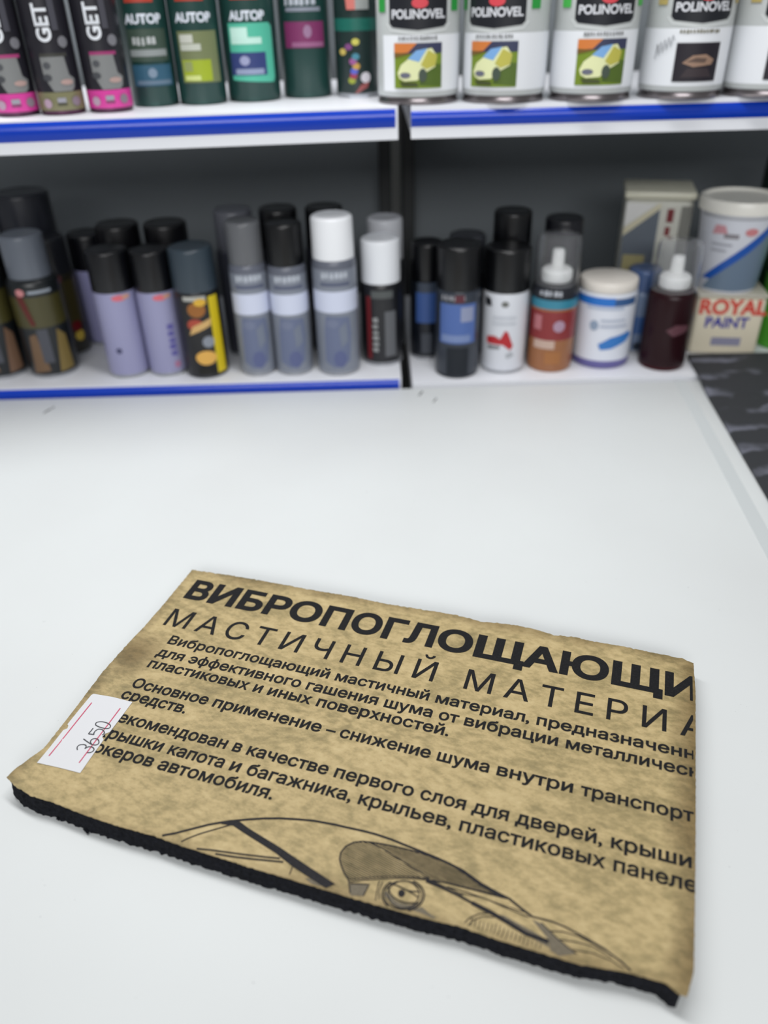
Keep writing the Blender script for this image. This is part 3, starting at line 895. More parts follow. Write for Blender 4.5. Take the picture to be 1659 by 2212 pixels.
# ------------------------------------------------------------------ containers: shared builders
def decal_mesh(name, decals, parent, place, lo, hi, step):
    """printed matter of one container: flat shapes laid out in (s, z) and bent onto its skin by place(s, z, lift)"""
    bm_all = bmesh.new(); mats = []
    for n, d in enumerate(decals):
        kind, col = d[0], d[-1]
        m = pm(col, 0.4, 0.0, 0.35)
        if m not in mats: mats.append(m)
        mi = mats.index(m)
        bm = bmesh.new()
        if kind == 'rect':
            poly_faces(bm, [(d[1], d[3]), (d[2], d[3]), (d[2], d[4]), (d[1], d[4])])
        elif kind == 'poly':
            poly_faces(bm, d[1])
        elif kind == 'disc':
            poly_faces(bm, [(d[1] + d[3] * math.cos(2 * math.pi * i / 18), d[2] + d[4] * math.sin(2 * math.pi * i / 18)) for i in range(18)])
        elif kind == 'text':      # ('text', string, s, z, size, boldness, rotation, colour)
            text_faces(bm, d[1], d[2], d[3], d[4], d[5], rot=d[6])
        elif kind == 'stroke':
            stroke_faces(bm, d[1], d[2])
        elif kind == 'marks':     # a row of small unreadable marks: s, z of its middle, width, height, count, upright
            rr = random.Random(int(d[1] * 1e5) + d[5])
            for q in range(d[5]):
                a, w_ = d[3] * (q / d[5] - 0.5), d[3] / d[5] * rr.uniform(0.55, 0.9)
                h0, h1 = -d[4] / 2 * rr.uniform(0.7, 1.0), d[4] / 2 * rr.uniform(0.7, 1.0)
                c4 = [(a, h0), (a + w_, h0 * 0.9), (a + w_ * 0.9, h1), (a + w_ * 0.1, h1 * 0.95)]
                poly_faces(bm, [(d[1] - y_, d[2] + x_) if d[6] else (d[1] + x_, d[2] + y_) for x_, y_ in c4])
        if kind != 'text':
            bmesh.ops.triangulate(bm, faces=[f for f in bm.faces if len(f.verts) > 4])
            if step: slice_x(bm, step, min(v.co.x for v in bm.verts), max(v.co.x for v in bm.verts))
        lift = 0.00025 + 0.00012 * n
        vm = {}
        for v in bm.verts:
            vm[v] = bm_all.verts.new(place(v.co.x, v.co.y, lift))
        for f in bm.faces:
            try:
                nf = bm_all.faces.new([vm[v] for v in f.verts]); nf.material_index = mi; nf.smooth = True
            except ValueError: pass
        bm.free()
    me = bpy.data.meshes.new(name); bm_all.to_mesh(me); bm_all.free()
    for m in mats: me.materials.append(m)
    return link(bpy.data.objects.new(name, me), parent)


def on_cylinder(r):
    return lambda s, z, e: ((r + e) * math.sin(s / r), -(r + e) * math.cos(s / r), z)


def face_camera(x, y):
    return -math.atan2(x, y)


def spray_can(kind, label, x, y, z, r, h, body, cap, bands=(), decals=(), cap_h=None, cap_r=0.93, turn=0.0, group=None, cap_label=None, cat='spray can', rim=(168, 170, 174), neck=None):
    """aerosol can: rimmed cylinder with a domed shoulder, a cap and its printed label"""
    t = thing(kind, label, cat, (x, y, z), face_camera(x, y) + turn, group)
    ch = cap_h if cap_h else 0.052
    zb = h - ch                       # foot of the cap
    mats = [pm(body, 0.32), pm(rim, 0.3, 0.85)]
    sh = zb - 0.010
    zs = [(r * 0.93, 0.0, 1), (r * 0.985, 0.0015, 1), (r * 0.985, 0.0035, 1), (r, 0.005, 0)]
    cuts = sorted(bands)
    prof = [(a, b) for a, b, _ in zs]; mi = [c for _, _, c in zs]
    z0 = 0.005
    for (b0, b1, c) in cuts:
        m = pm(c, 0.32)
        if m not in mats: mats.append(m)
        if b0 > z0 + 1e-4:
            mi[-1] = 0; prof.append((r, b0)); mi.append(0)
        mi[-1] = mats.index(m); prof.append((r, b1)); mi.append(0); z0 = b1
    mi[-1] = 0
    if z0 < sh - 1e-4:
        prof.append((r, sh)); mi.append(0)
    nm = 0
    if neck is not None:
        mats.append(pm(neck, 0.3)); nm = len(mats) - 1
    mi[-1] = nm
    for k in range(1, 6):
        a = k / 5 * math.pi / 2
        prof.append((r - (r * (1 - cap_r) + 0.001) * (1 - math.cos(a)), sh + (zb - sh + 0.0005) * math.sin(a))); mi.append(nm)
    prof.append((r * cap_r * 0.8, zb + 0.0006)); mi.append(nm)
    bm = bmesh.new(); lathe(bm, prof, 48, mi[:len(prof) - 1] + [nm])
    mesh_obj('body', bm, mats, t, 35)
    rc = r * cap_r
    bm = bmesh.new()
    cp = [(rc, zb + 0.0008), (rc * 1.0, zb + 0.004), (rc * 0.985, h - 0.004)] + [(rc * 0.985 - 0.004 * (1 - math.cos(a)), h - 0.004 + 0.004 * math.sin(a)) for a in (0.4, 0.8, 1.2, 1.57)] + [(rc * 0.86, h - 0.0006), (rc * 0.5, h - 0.0012)]
    lathe(bm, cp, 48)
    c = mesh_obj('cap', bm, pm(cap, 0.3), t, 30)
    if cap_label: c['label'] = cap_label
    if decals:
        d = decal_mesh('label_print', decals, t, on_cylinder(r), -r * 1.5, r * 1.5, r * 0.14)
    return t


def clear_cap_spray(label, x, y, z, r, h, body, bands, decals, neck, glossy=0.2):
    """can with a white nozzle under a clear dome"""
    t = thing('spray_can', label, 'spray can', (x, y, z), face_camera(x, y))
    zb = h - 0.062
    mats = [pm(body, glossy, 0.0, 0.18 if glossy < 0.1 else 0.5), pm(neck, 0.3, 0.0, 0.25)]
    prof = [(r * 0.94, 0), (r * 0.99, 0.002), (r, 0.005)]; mi = [0, 0, 0]; z0 = 0.005
    for b0, b1, c in bands:
        m = pm(c, 0.3)
        if m not in mats: mats.append(m)
        if b0 > z0 + 1e-4: prof.append((r, b0)); mi.append(0)
        mi[-1] = mats.index(m); prof.append((r, b1)); mi.append(0); z0 = b1
    mi[-1] = 1
    prof += [(r, zb - 0.008), (r * 0.97, zb - 0.003), (r * 0.88, zb), (r * 0.4, zb + 0.003)]; mi += [1, 1, 1, 1]
    bm = bmesh.new(); lathe(bm, prof, 48, mi[:len(prof)])
    mesh_obj('body', bm, mats, t, 35)
    bm = bmesh.new()
    lathe(bm, [(r * 0.62, zb + 0.003), (r * 0.66, zb + 0.006), (r * 0.66, zb + 0.016), (r * 0.58, zb + 0.019), (r * 0.27, zb + 0.021), (r * 0.25, zb + 0.040), (r * 0.22, zb + 0.043)], 32)
    add_box(bm, -0.0025, 0.0025, -r * 0.36, -r * 0.2, zb + 0.034, zb + 0.038, bevel=0.0005)
    mesh_obj('nozzle', bm, pm((238, 238, 234), 0.35), t, 35)['label'] = 'white spray nozzle'
    bm = bmesh.new()
    ro, ri = r * 0.93, r * 0.89
    out = [(ro, zb + 0.001), (ro * 0.985, h - 0.008), (ro * 0.93, h - 0.002), (ro * 0.8, h), (0.001, h)]
    inn = [(0.001, h - 0.0012), (ri * 0.8, h - 0.0012), (ri * 0.93, h - 0.003), (ri * 0.985, h - 0.009), (ri, zb + 0.001)]
    lathe(bm, out + inn, 48, close_top=False, close_bottom=False)
    a = bm.verts[:48]; bq = bm.verts[-48:]
    bm.verts.ensure_lookup_table(); n = len(bm.verts)
    for i in range(48):
        j = (i + 1) % 48
        bm.faces.new((bm.verts[i], bm.verts[n - 48 + i], bm.verts[n - 48 + j], bm.verts[j]))
    mesh_obj('clear_cap', bm, clear_plastic(), t, 35)['label'] = 'clear plastic dome cap'
    if decals:
        decal_mesh('label_print', decals, t, on_cylinder(r), -r, r, r * 0.14)
    return t


# ------------------------------------------------------------------ lower left shelf
ZL, ZR, ZU = 0.012, 0.004, 0.340
OL, GR = (70, 66, 34), (26, 30, 33)
UNDER = 'underseal cans at the left end of the lower shelf'


def dark_can(label, x, y, r, h, cap, fruit):
    return spray_can('spray_can', label, x, y, ZL, r, h, GR, cap, [(h * 0.38, h * 0.60, OL)],
                     [('poly', [(-0.030, h * 0.04), (-0.006, h * 0.06), (-0.014, h * 0.34), (-0.024, h * 0.32)], (112, 88, 66)),
                      ('poly', [(0.006, h * 0.04), (0.028, h * 0.05), (0.026, h * 0.30), (0.014, h * 0.36)], (122, 104, 58) if fruit else (112, 86, 68)),
                      ('rect', -0.012, 0.002, h * 0.12, h * 0.37, (74, 76, 84)),
                      ('poly', [(-0.028, h * 0.61), (-0.018, h * 0.61), (-0.010, h * 0.40), (-0.016, h * 0.40)], (92, 34, 30)),
                      ('disc', -0.020, h * 0.635, 0.006, 0.005, (196, 130, 132)),
                      ('rect', -0.010, 0.020, h * 0.625, h * 0.645, (150, 158, 168))], group=UNDER, cap_h=h * 0.29, cap_r=0.84)


dark_can('dark spray can with pale grey cap cut off by the left edge, lower shelf', -0.5330, 1.0531, 0.033, 0.200, (196, 198, 204), False)
dark_can('dark olive banded spray can with slate grey cap, front of the lower left shelf', -0.4612, 1.0540, 0.033, 0.189, (98, 104, 114), True)
spray_can('spray_can', 'dark can with red and yellow spot behind the olive banded can', -0.4600, 1.1225, ZL, 0.029, 0.168, (38, 36, 28), (30, 32, 38), [(0.045, 0.110, (62, 56, 30))],
          [('disc', 0.018, 0.030, 0.008, 0.008, (200, 172, 72)), ('disc', 0.016, 0.044, 0.008, 0.008, (104, 20, 26)), ('disc', 0.004, 0.114, 0.006, 0.006, (110, 60, 64))], cap_h=0.05)
BLK = (18, 19, 25)
for xx, yy, r_, hh, lab in ((-0.5950, 1.1950, 0.038, 0.205, 'big black canister at the very left back of the lower shelf'),
                            (-0.5080, 1.1950, 0.040, 0.212, 'big black canister behind the olive banded spray can')):
    spray_can('canister', lab, xx, yy, ZL, r_, hh, BLK, (34, 36, 44), (), [('rect', -0.02, 0.02, 0.05, 0.11, (52, 54, 62))], cap_h=0.085, cap_r=0.99, cat='canister')

LIL = (150, 150, 184)


def lilac_can(label, x, y, r, h, col, text):
    return spray_can('spray_can', label, x, y, ZL, r, h, col, (10, 11, 16), (),
                     [('disc', 0.004, h * 0.655, 0.010, 0.004, (214, 108, 120)), ('disc', 0.013, h * 0.66, 0.006, 0.003, (200, 150, 130))] + text, cap_h=h * 0.31, cap_r=0.99, group='lilac spray cans')


lilac_can('lilac spray can with black cap and dark dot near its foot', -0.3510, 1.0416, 0.028, 0.170, LIL, [('disc', -0.010, 0.040, 0.004, 0.004, (70, 72, 104))])
lilac_can('lilac spray can with black cap and upright purple lettering beside yellow striped can', -0.2960, 1.0420, 0.0262, 0.168, LIL, [('marks', 0.010, 0.052, 0.046, 0.010, 5, True, (96, 92, 160)), ('rect', 0.008, 0.016, 0.012, 0.020, (176, 120, 150))])
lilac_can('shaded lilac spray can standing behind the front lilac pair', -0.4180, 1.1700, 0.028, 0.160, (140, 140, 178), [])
for xx, yy, lab in ((-0.3560, 1.1231, 'black capped can behind the left front lilac can'), (-0.2900, 1.1222, 'black capped can behind the gap between lilac and yellow cans')):
    spray_can('spray_can', lab, xx, yy, ZL, 0.0305, 0.182, (20, 20, 25), (9, 9, 13), group='black capped cans in the second row', cap_h=0.06, cap_r=0.98)

YEL = (214, 190, 30)
spray_can('spray_can', 'black can with yellow edge stripe, orange food-like pictures and slate cap', -0.2405, 1.0345, ZL, 0.0292, 0.172, (24, 24, 26), (52, 64, 74), (),
          [('rect', 0.0135, 0.029, 0.006, 0.112, YEL), ('disc', -0.004, 0.096, 0.012, 0.010, (150, 96, 44)), ('rect', -0.020, 0.010, 0.108, 0.114, (176, 176, 170)),
           ('disc', -0.008, 0.076, 0.011, 0.008, (170, 74, 56)), ('poly', [(-0.018, 0.062), (0.012, 0.074), (0.013, 0.084), (-0.012, 0.074)], (206, 168, 108)),
           ('disc', 0.006, 0.052, 0.008, 0.008, (134, 140, 150)), ('disc', 0.000, 0.030, 0.014, 0.010, (220, 170, 84)), ('rect', -0.012, 0.012, 0.006, 0.016, (26, 24, 20)), ('disc', 0.002, 0.106, 0.008, 0.005, (214, 170, 60))],
          cap_h=0.055, cap_r=0.99, rim=(70, 70, 74))

GCAN, LB = (128, 134, 146), (206, 212, 232)


def grey_can(label, x, y, r, h, cap, cap_label):
    return spray_can('spray_can', label, x, y, ZL, r, h, GCAN, cap, [(h * 0.43, h * 0.565, LB)],
                     [('marks', 0.0, h * 0.665, 0.036, 0.009, 6, False, (186, 192, 202)), ('rect', -0.020, 0.020, h * 0.60, h * 0.622, (88, 94, 116)),
                      ('poly', [(-0.019, h * 0.10), (-0.006, h * 0.06), (0.015, h * 0.10), (0.019, h * 0.28), (0.017, h * 0.40), (-0.015, h * 0.41), (-0.018, h * 0.30)], (104, 113, 140)),
                      ('disc', 0.002, h * 0.12, 0.009, 0.012, (90, 98, 136)), ('disc', -0.006, h * 0.36, 0.008, 0.006, (114, 122, 146)), ('poly', [(0.004, h * 0.2), (0.014, h * 0.24), (0.012, h * 0.37), (0.002, h * 0.33)], (116, 124, 140))],
                     cap_h=0.052, cap_label=cap_label, group='grey and pale blue spray cans', neck=(96, 100, 112))


grey_can('grey and pale blue spray can with dark grey cap beside yellow striped can', -0.1690, 1.0320, 0.0245, 0.202, (98, 100, 104), 'dark grey cap')
grey_can('grey and pale blue spray can with black cap', -0.1183, 1.0320, 0.0255, 0.199, (7, 8, 11), 'black cap')
grey_can('grey and pale blue spray can with tall bright white cap', -0.0562, 1.0300, 0.0290, 0.206, (236, 238, 242), 'white cap')
for xx, lab in ((-0.1930, 'dim grey topped can behind the dark grey capped can'), (-0.1320, 'black topped can half hidden behind the black capped grey can'), (-0.0700, 'black topped can half hidden behind the white capped grey can')):
    spray_can('spray_can', lab, xx, 1.1080, ZL, 0.0280, 0.200, (54, 56, 66), (84, 86, 94) if xx < -0.15 else (8, 9, 13), group='cans in the second row behind the grey ones')
BCAN = (26, 27, 31)
bt = [('marks', -0.009, 0.046, 0.050, 0.009, 6, True, (150, 152, 152)), ('rect', -0.022, -0.015, 0.010, 0.098, (110, 34, 40)), ('rect', 0.004, 0.020, 0.014, 0.078, (96, 98, 102)), ('rect', -0.014, 0.016, 0.096, 0.106, (84, 88, 88))]
spray_can('spray_can', 'black can with white cap and red edge stripe left of the gap between shelves', 0.0045, 1.0600, ZL, 0.0285, 0.169, BCAN, (230, 233, 238), (), bt, cap_h=0.056)
spray_can('spray_can', 'white capped black can standing behind the other white capped black one', 0.0120, 1.1240, ZL, 0.0270, 0.180, BCAN, (196, 198, 204), (), [], cap_h=0.056)

# ------------------------------------------------------------------ lower right shelf
spray_can('spray_can', 'slim dark can with blue panel just right of the gap between shelves', 0.0690, 1.0918, ZR, 0.0235, 0.163, (18, 22, 30), (7, 8, 12), (), [('rect', -0.016, 0.016, 0.055, 0.098, (56, 84, 142)), ('rect', -0.014, 0.014, 0.098, 0.112, (58, 66, 80)), ('rect', -0.008, 0.008, 0.010, 0.040, (64, 68, 76))], cap_h=0.052)
spray_can('spray_can', 'dark can with wide blue label and black cap at the front', 0.1069, 1.0295, ZR, 0.0299, 0.175, (48, 54, 64), (8, 9, 12), (), [('rect', -0.026, 0.026, 0.050, 0.104, (78, 104, 164)), ('rect', 0.004, 0.022, 0.080, 0.100, (140, 148, 176)), ('rect', -0.022, 0.018, 0.052, 0.062, (116, 134, 176)),
          ('rect', -0.014, 0.016, 0.004, 0.044, (22, 28, 36)), ('marks', -0.006, 0.112, 0.034, 0.008, 6, False, (150, 150, 156)), ('rect', -0.004, 0.008, 0.106, 0.116, (90, 44, 54))], cap_h=0.056, cap_r=0.98, rim=(60, 64, 70))
spray_can('spray_can', 'black can tucked behind the dark can with wide blue label', 0.1240, 1.0960, ZR, 0.0270, 0.170, (26, 28, 34), (52, 54, 60))
spray_can('spray_can', 'white can with red figure and wide black cap', 0.1722, 1.0421, ZR, 0.0305, 0.167, (214, 217, 224), (8, 9, 12), (),
          [('disc', 0.000, 0.098, 0.005, 0.004, (110, 112, 108)), ('poly', [(-0.024, 0.042), (-0.024, 0.052), (-0.012, 0.054), (-0.004, 0.050), (0.002, 0.062), (0.006, 0.060), (0.014, 0.040), (0.010, 0.034), (0.000, 0.042)], (176, 42, 48)),
           ('poly', [(-0.022, 0.034), (-0.004, 0.036), (-0.004, 0.040), (-0.022, 0.040)], (120, 122, 126)), ('poly', [(0.004, 0.028), (0.012, 0.032), (0.016, 0.026), (0.006, 0.022)], (168, 172, 178)), ('poly', [(-0.030, 0.094), (-0.018, 0.094), (-0.020, 0.104), (-0.030, 0.106)], (34, 36, 42)),
           ('rect', -0.016, 0.016, 0.078, 0.081, (190, 194, 202)), ('rect', -0.016, 0.016, 0.070, 0.073, (190, 194, 202))], cap_h=0.056, cap_r=1.0)
spray_can('spray_can', 'tall black can rising behind the white can with red figure', 0.1856, 1.1040, ZR, 0.0280, 0.197, (14, 15, 20), (7, 8, 12))
clear_cap_spray('brown and red spray can with teal band under a clear cap', 0.2383, 1.0424, ZR, 0.0312, 0.179, (150, 98, 62), [(0.046, 0.086, (132, 42, 44)), (0.089, 0.101, (52, 128, 152))],
                [('rect', -0.024, 0.006, 0.034, 0.046, (190, 164, 150)), ('rect', -0.006, 0.016, 0.012, 0.030, (160, 106, 62)), ('disc', 0.010, 0.066, 0.008, 0.008, (168, 140, 160)), ('rect', -0.026, -0.014, 0.060, 0.080, (176, 110, 116)), ('marks', -0.004, 0.110, 0.032, 0.008, 5, False, (176, 180, 188))], (40, 42, 48))
spray_can('spray_can', 'black topped can behind the clear capped can with teal band', 0.2560, 1.1040, ZR, 0.0280, 0.186, (30, 32, 38), (20, 21, 28))

# white jar with blue swoosh
t = thing('jar', 'wide white plastic jar with blue swoosh and white screw lid', 'jar', (0.3138, 1.0575, ZR), face_camera(0.3138, 1.0575))
r = 0.0400
bm = bmesh.new(); lathe(bm, [(r * 0.93, 0), (r * 0.985, 0.002), (r, 0.005), (r, 0.012), (r, 0.098), (r * 0.985, 0.102), (r * 0.90, 0.1045)], 56, [1, 1, 1, 0, 0, 0, 0])
mesh_obj('body', bm, [pm((214, 218, 228), 0.35), pm((96, 92, 150), 0.35)], t, 35)
bm = bmesh.new(); lathe(bm, [(r * 0.95, 0.105), (r * 0.97, 0.107), (r * 0.97, 0.115), (r * 0.94, 0.118), (r * 0.8, 0.119)], 56)
mesh_obj('lid', bm, pm((222, 216, 208), 0.4), t, 35)
decal_mesh('label_print', [('rect', -0.046, 0.012, 0.089, 0.100, (40, 112, 196)), ('rect', 0.012, 0.046, 0.089, 0.099, (58, 92, 140)), ('rect', -0.026, 0.026, 0.084, 0.088, (176, 186, 206)),
            ('poly', [(-0.004, 0.036), (0.012, 0.046), (0.040, 0.052), (0.046, 0.046), (0.036, 0.038), (0.014, 0.030), (0.000, 0.028)], (54, 118, 190)), ('disc', -0.012, 0.062, 0.006, 0.007, (140, 156, 178)),
            ('rect', -0.004, 0.034, 0.060, 0.063, (170, 178, 196)), ('rect', -0.004, 0.030, 0.068, 0.071, (176, 184, 200))], t, on_cylinder(r), -r, r, r * 0.14)

spray_can('spray_can', 'slim blue grey can between the white jar and dark red can', 0.3735, 1.0930, ZR, 0.0245, 0.118, (104, 122, 152), (70, 92, 134), [(0.03, 0.055, (46, 84, 140))], [('disc', 0.004, 0.012, 0.006, 0.006, (30, 40, 56))], cap_h=0.03)
clear_cap_spray('dark red translucent spray can under a clear cap beside the cream tin', 0.3950, 1.0351, ZR, 0.0312, 0.168, (62, 4, 14), [],
                [('poly', [(0.000, 0.058), (0.010, 0.050), (0.030, 0.056), (0.032, 0.064), (0.012, 0.066)], (92, 58, 66))], (34, 8, 14), 0.08)


def on_front(y0):
    return lambda s, z, e: (s, y0 - e, z)


# cream tin with the bucket standing on it
t = thing('paint_tin', 'square cream paint tin with red and blue lettering under the white bucket', 'paint tin', (0.4890, 1.0580, ZR), math.radians(-9))
bm = bmesh.new(); add_box(bm, -0.046, 0.046, 0, 0.080, 0, 0.083, bevel=0.006, seg=3); mesh_obj('body', bm, pm((216, 208, 186), 0.4), t, 40)
bm = bmesh.new(); add_box(bm, -0.047, 0.047, -0.001, 0.081, 0.083, 0.087, bevel=0.0015); mesh_obj('rim', bm, pm((188, 184, 172), 0.35), t, 40)
decal_mesh('label_print', [('text', 'ROYAL', 0.002, 0.060, 0.028, 0.045, 0, (206, 78, 66)), ('text', 'PAINT', -0.002, 0.0405, 0.021, 0.03, 0, (46, 50, 150)), ('rect', -0.018, 0.022, 0.014, 0.026, (136, 136, 158))], t, on_front(0.0), -1, 1, 0)

t = thing('bucket', 'white paint bucket with diagonal blue stripe standing on the cream tin', 'bucket', (0.4900, 1.0995, ZR + 0.0875), face_camera(0.49, 1.0995))
RB, RT, HB = 0.041, 0.0505, 0.114
bm = bmesh.new(); lathe(bm, [(RB * 0.96, 0), (RB, 0.003), (RT, HB)], 56); mesh_obj('body', bm, pm((216, 219, 228), 0.4), t, 35)
bm = bmesh.new(); lathe(bm, [(RT * 1.0, HB - 0.010), (RT * 1.06, HB - 0.009), (RT * 1.06, HB + 0.004), (RT * 1.03, HB + 0.007), (RT * 0.95, HB + 0.007), (RT * 0.92, HB + 0.004), (RT * 0.5, HB + 0.004)], 56); mesh_obj('lid', bm, pm((232, 230, 222), 0.3), t, 35)
def on_cone(s, z, e):
    rr = RB + (RT - RB) * z / HB + e
    return (rr * math.sin(s / 0.0455), -rr * math.cos(s / 0.0455), z)
decal_mesh('label_print', [('poly', [(-0.034, 0.004), (0.062, 0.004), (0.062, 0.094), (-0.020, 0.022)], (108, 126, 146)), ('poly', [(-0.036, 0.018), (-0.022, 0.018), (0.060, 0.090), (0.060, 0.106)], (34, 86, 172)),
            ('rect', -0.050, 0.070, 0.099, 0.102, (176, 178, 184)), ('poly', [(-0.028, 0.079), (-0.008, 0.081), (-0.012, 0.091), (-0.024, 0.091)], (206, 150, 158)), ('rect', -0.012, 0.006, 0.075, 0.081, (140, 136, 142)), ('disc', 0.020, 0.084, 0.008, 0.005, (206, 132, 136)),
            ('rect', -0.026, 0.000, 0.065, 0.068, (170, 172, 182)), ('rect', -0.026, -0.006, 0.057, 0.060, (170, 172, 182))], t, on_cone, -1, 1, 0.006)

t = thing('paint_tin', 'tall beige square tin with dark red marks behind the dark red can', 'paint tin', (0.3950, 1.1420, ZR), math.radians(-14))
bm = bmesh.new(); add_box(bm, -0.046, 0.046, 0, 0.085, 0, 0.196, bevel=0.007, seg=3); mesh_obj('body', bm, pm((186, 186, 176), 0.4), t, 40)
bm = bmesh.new(); add_box(bm, -0.048, 0.048, -0.002, 0.087, 0.196, 0.206, bevel=0.003); mesh_obj('lid', bm, pm((200, 198, 180), 0.35), t, 40)
decal_mesh('label_print', [('poly', [(-0.044, 0.060), (0.002, 0.060), (0.002, 0.184), (-0.044, 0.146)], (92, 100, 110)), ('poly', [(-0.044, 0.158), (-0.004, 0.190), (-0.044, 0.192)], (206, 206, 204)), ('poly', [(-0.044, 0.146), (0.002, 0.184), (0.002, 0.192), (-0.044, 0.156)], (196, 190, 164)),
            ('rect', 0.012, 0.021, 0.166, 0.184, (112, 40, 44)), ('rect', 0.012, 0.019, 0.148, 0.160, (122, 52, 54)), ('rect', 0.030, 0.044, 0.090, 0.188, (120, 120, 114)), ('rect', -0.040, -0.010, 0.085, 0.12, (160, 152, 110))], t, on_front(0.0), -1, 1, 0)

t = thing('bottle', 'bright green bottle with lime top cut off by the right edge of the photo', 'bottle', (0.5950, 1.1000, ZR), face_camera(0.595, 1.1))
bm = bmesh.new(); lathe(bm, [(0.040, 0), (0.043, 0.003), (0.043, 0.100), (0.040, 0.112), (0.034, 0.122)], 48); mesh_obj('body', bm, pm((70, 148, 44), 0.35), t, 35)
bm = bmesh.new(); lathe(bm, [(0.033, 0.1225), (0.036, 0.126), (0.036, 0.172), (0.033, 0.176), (0.02, 0.177)], 48); mesh_obj('cap', bm, pm((150, 206, 22), 0.35), t, 35)
decal_mesh('label_print', [('rect', -0.056, 0.056, 0.104, 0.112, (24, 36, 44)), ('rect', -0.03, 0.056, 0.064, 0.100, (26, 84, 40)), ('disc', -0.014, 0.050, 0.012, 0.010, (220, 232, 226)), ('disc', -0.016, 0.098, 0.010, 0.006, (200, 214, 220))], t, on_cylinder(0.043), -1, 1, 0.006)
spray_can('canister', 'dark green canister at the right back of the lower shelf', 0.6050, 1.2100, ZR, 0.042, 0.235, (20, 58, 34), (16, 34, 26), cap_h=0.07, cat='canister')

# ------------------------------------------------------------------ upper left shelf: magenta trimmed cans
PK, PKD = (206, 62, 150), (150, 52, 108)


def remap(d, f):
    o = []
    for q in d:
        k = q[0]
        if k == 'rect': o.append((k, q[1], q[2], f(q[3]), f(q[4]), q[5]))
        elif k == 'poly' or k == 'stroke': o.append((k, [(a, f(b)) for a, b in q[1]]) + q[2:])
        elif k == 'disc': o.append((k, q[1], f(q[2]), q[3], q[4] * (f(1) - f(0)), q[5]))
        elif k == 'marks': o.append((k, q[1], f(q[2])) + q[3:])
        else: o.append((k, q[1], q[2], f(q[3])) + q[4:])
    return o


def box_can(label, x, y, base, band):
    return spray_can('spray_can', label, x, y, ZU, 0.0250, 0.200, (34, 33, 40), (34, 33, 40), [(0.005, 0.0235, base)],
                     remap([('rect', -0.014, 0.016, 0.084, 0.089, band), ('poly', [(-0.014, 0.084), (0.012, 0.084), (0.014, 0.058), (0.020, 0.052), (0.018, 0.040), (0.014, 0.035), (-0.006, 0.035), (-0.010, 0.046), (-0.014, 0.060)], (124, 126, 126)),
                      ('disc', -0.008, 0.072, 0.004, 0.005, (78, 80, 84)), ('disc', -0.010, 0.055, 0.005, 0.005, (70, 72, 76)), ('disc', 0.010, 0.048, 0.007, 0.004, (172, 146, 140)),
                      ('rect', -0.0045, 0.0045, 0.019, 0.026, (150, 150, 160)), ('rect', -0.005, 0.005, 0.015, 0.018, (120, 70, 100) if base == PK else (70, 70, 60)), ('disc', -0.016, 0.018, 0.0048, 0.007, (176, 150, 168)), ('disc', 0.016, 0.020, 0.0052, 0.007, (130, 116, 128)),
                      ('disc', 0.014, 0.104, 0.0055, 0.008, (116, 116, 122)), ('text', 'GET', 0.0030, 0.1300, 0.0195, 0.03, math.pi / 2, (222, 226, 232)), ('rect', 0.0055, 0.012, 0.120, 0.19, (70, 70, 78))], lambda z: z * 0.69),
                     group='black aerosol cans with a picture band at the foot', cap_h=0.03, rim=(90, 60, 80))


box_can('black can with pink foot band, cut off by the left edge of the upper shelf', -0.4110, 1.0240, PK, (160, 60, 112))
box_can('black can with olive foot band between the two pink banded ones', -0.3590, 1.0275, (122, 120, 88), (60, 60, 56))
box_can('black can with pink foot band beside the dark green cans', -0.3065, 1.0390, PK, (150, 56, 106))

DG = (30, 62, 58)


def green_can(label, x, y, r, parts, mark=True):
    d = ([('poly', [(-0.020, 0.142), (-0.012, 0.142), (0.004, 0.142), (0.014, 0.142), (0.012, 0.160), (-0.016, 0.160)], (168, 62, 48)), ('text', 'AUTOP', -0.001, 0.1185, 0.0128, 0.04, 0, (214, 220, 230))] if mark else [])
    return spray_can('spray_can', label, x, y, ZU, r, 0.205, DG, (20, 24, 26), (), remap(d + parts, lambda z: (z - 0.046) * 0.85 + 0.024), group='dark green spray cans on the upper shelf', rim=(60, 84, 80))


green_can('dark green can with blue strip low on its label, beside the pink banded can', -0.2645, 1.0860, 0.0278,
          [('rect', -0.023, 0.024, 0.074, 0.112, (60, 76, 66)), ('marks', -0.003, 0.098, 0.028, 0.009, 5, False, (176, 180, 180)), ('rect', -0.022, 0.022, 0.080, 0.088, (140, 146, 146)), ('rect', -0.023, 0.025, 0.044, 0.070, (50, 88, 110)), ('disc', 0.001, 0.060, 0.005, 0.006, (120, 138, 156)), ('rect', -0.018, 0.022, 0.046, 0.051, (96, 116, 134))])
green_can('dark green can with olive label and lime square', -0.2075, 1.0930, 0.0285,
          [('poly', [(-0.022, 0.046), (0.026, 0.046), (0.026, 0.108), (-0.023, 0.108)], (112, 120, 84)), ('rect', -0.020, -0.004, 0.094, 0.104, (190, 192, 182)), ('rect', -0.020, 0.004, 0.085, 0.093, (184, 188, 176)), ('rect', -0.020, 0.014, 0.048, 0.074, (152, 168, 44)), ('rect', -0.018, -0.008, 0.060, 0.072, (140, 150, 96)), ('rect', -0.018, 0.000, 0.049, 0.055, (196, 206, 130))])
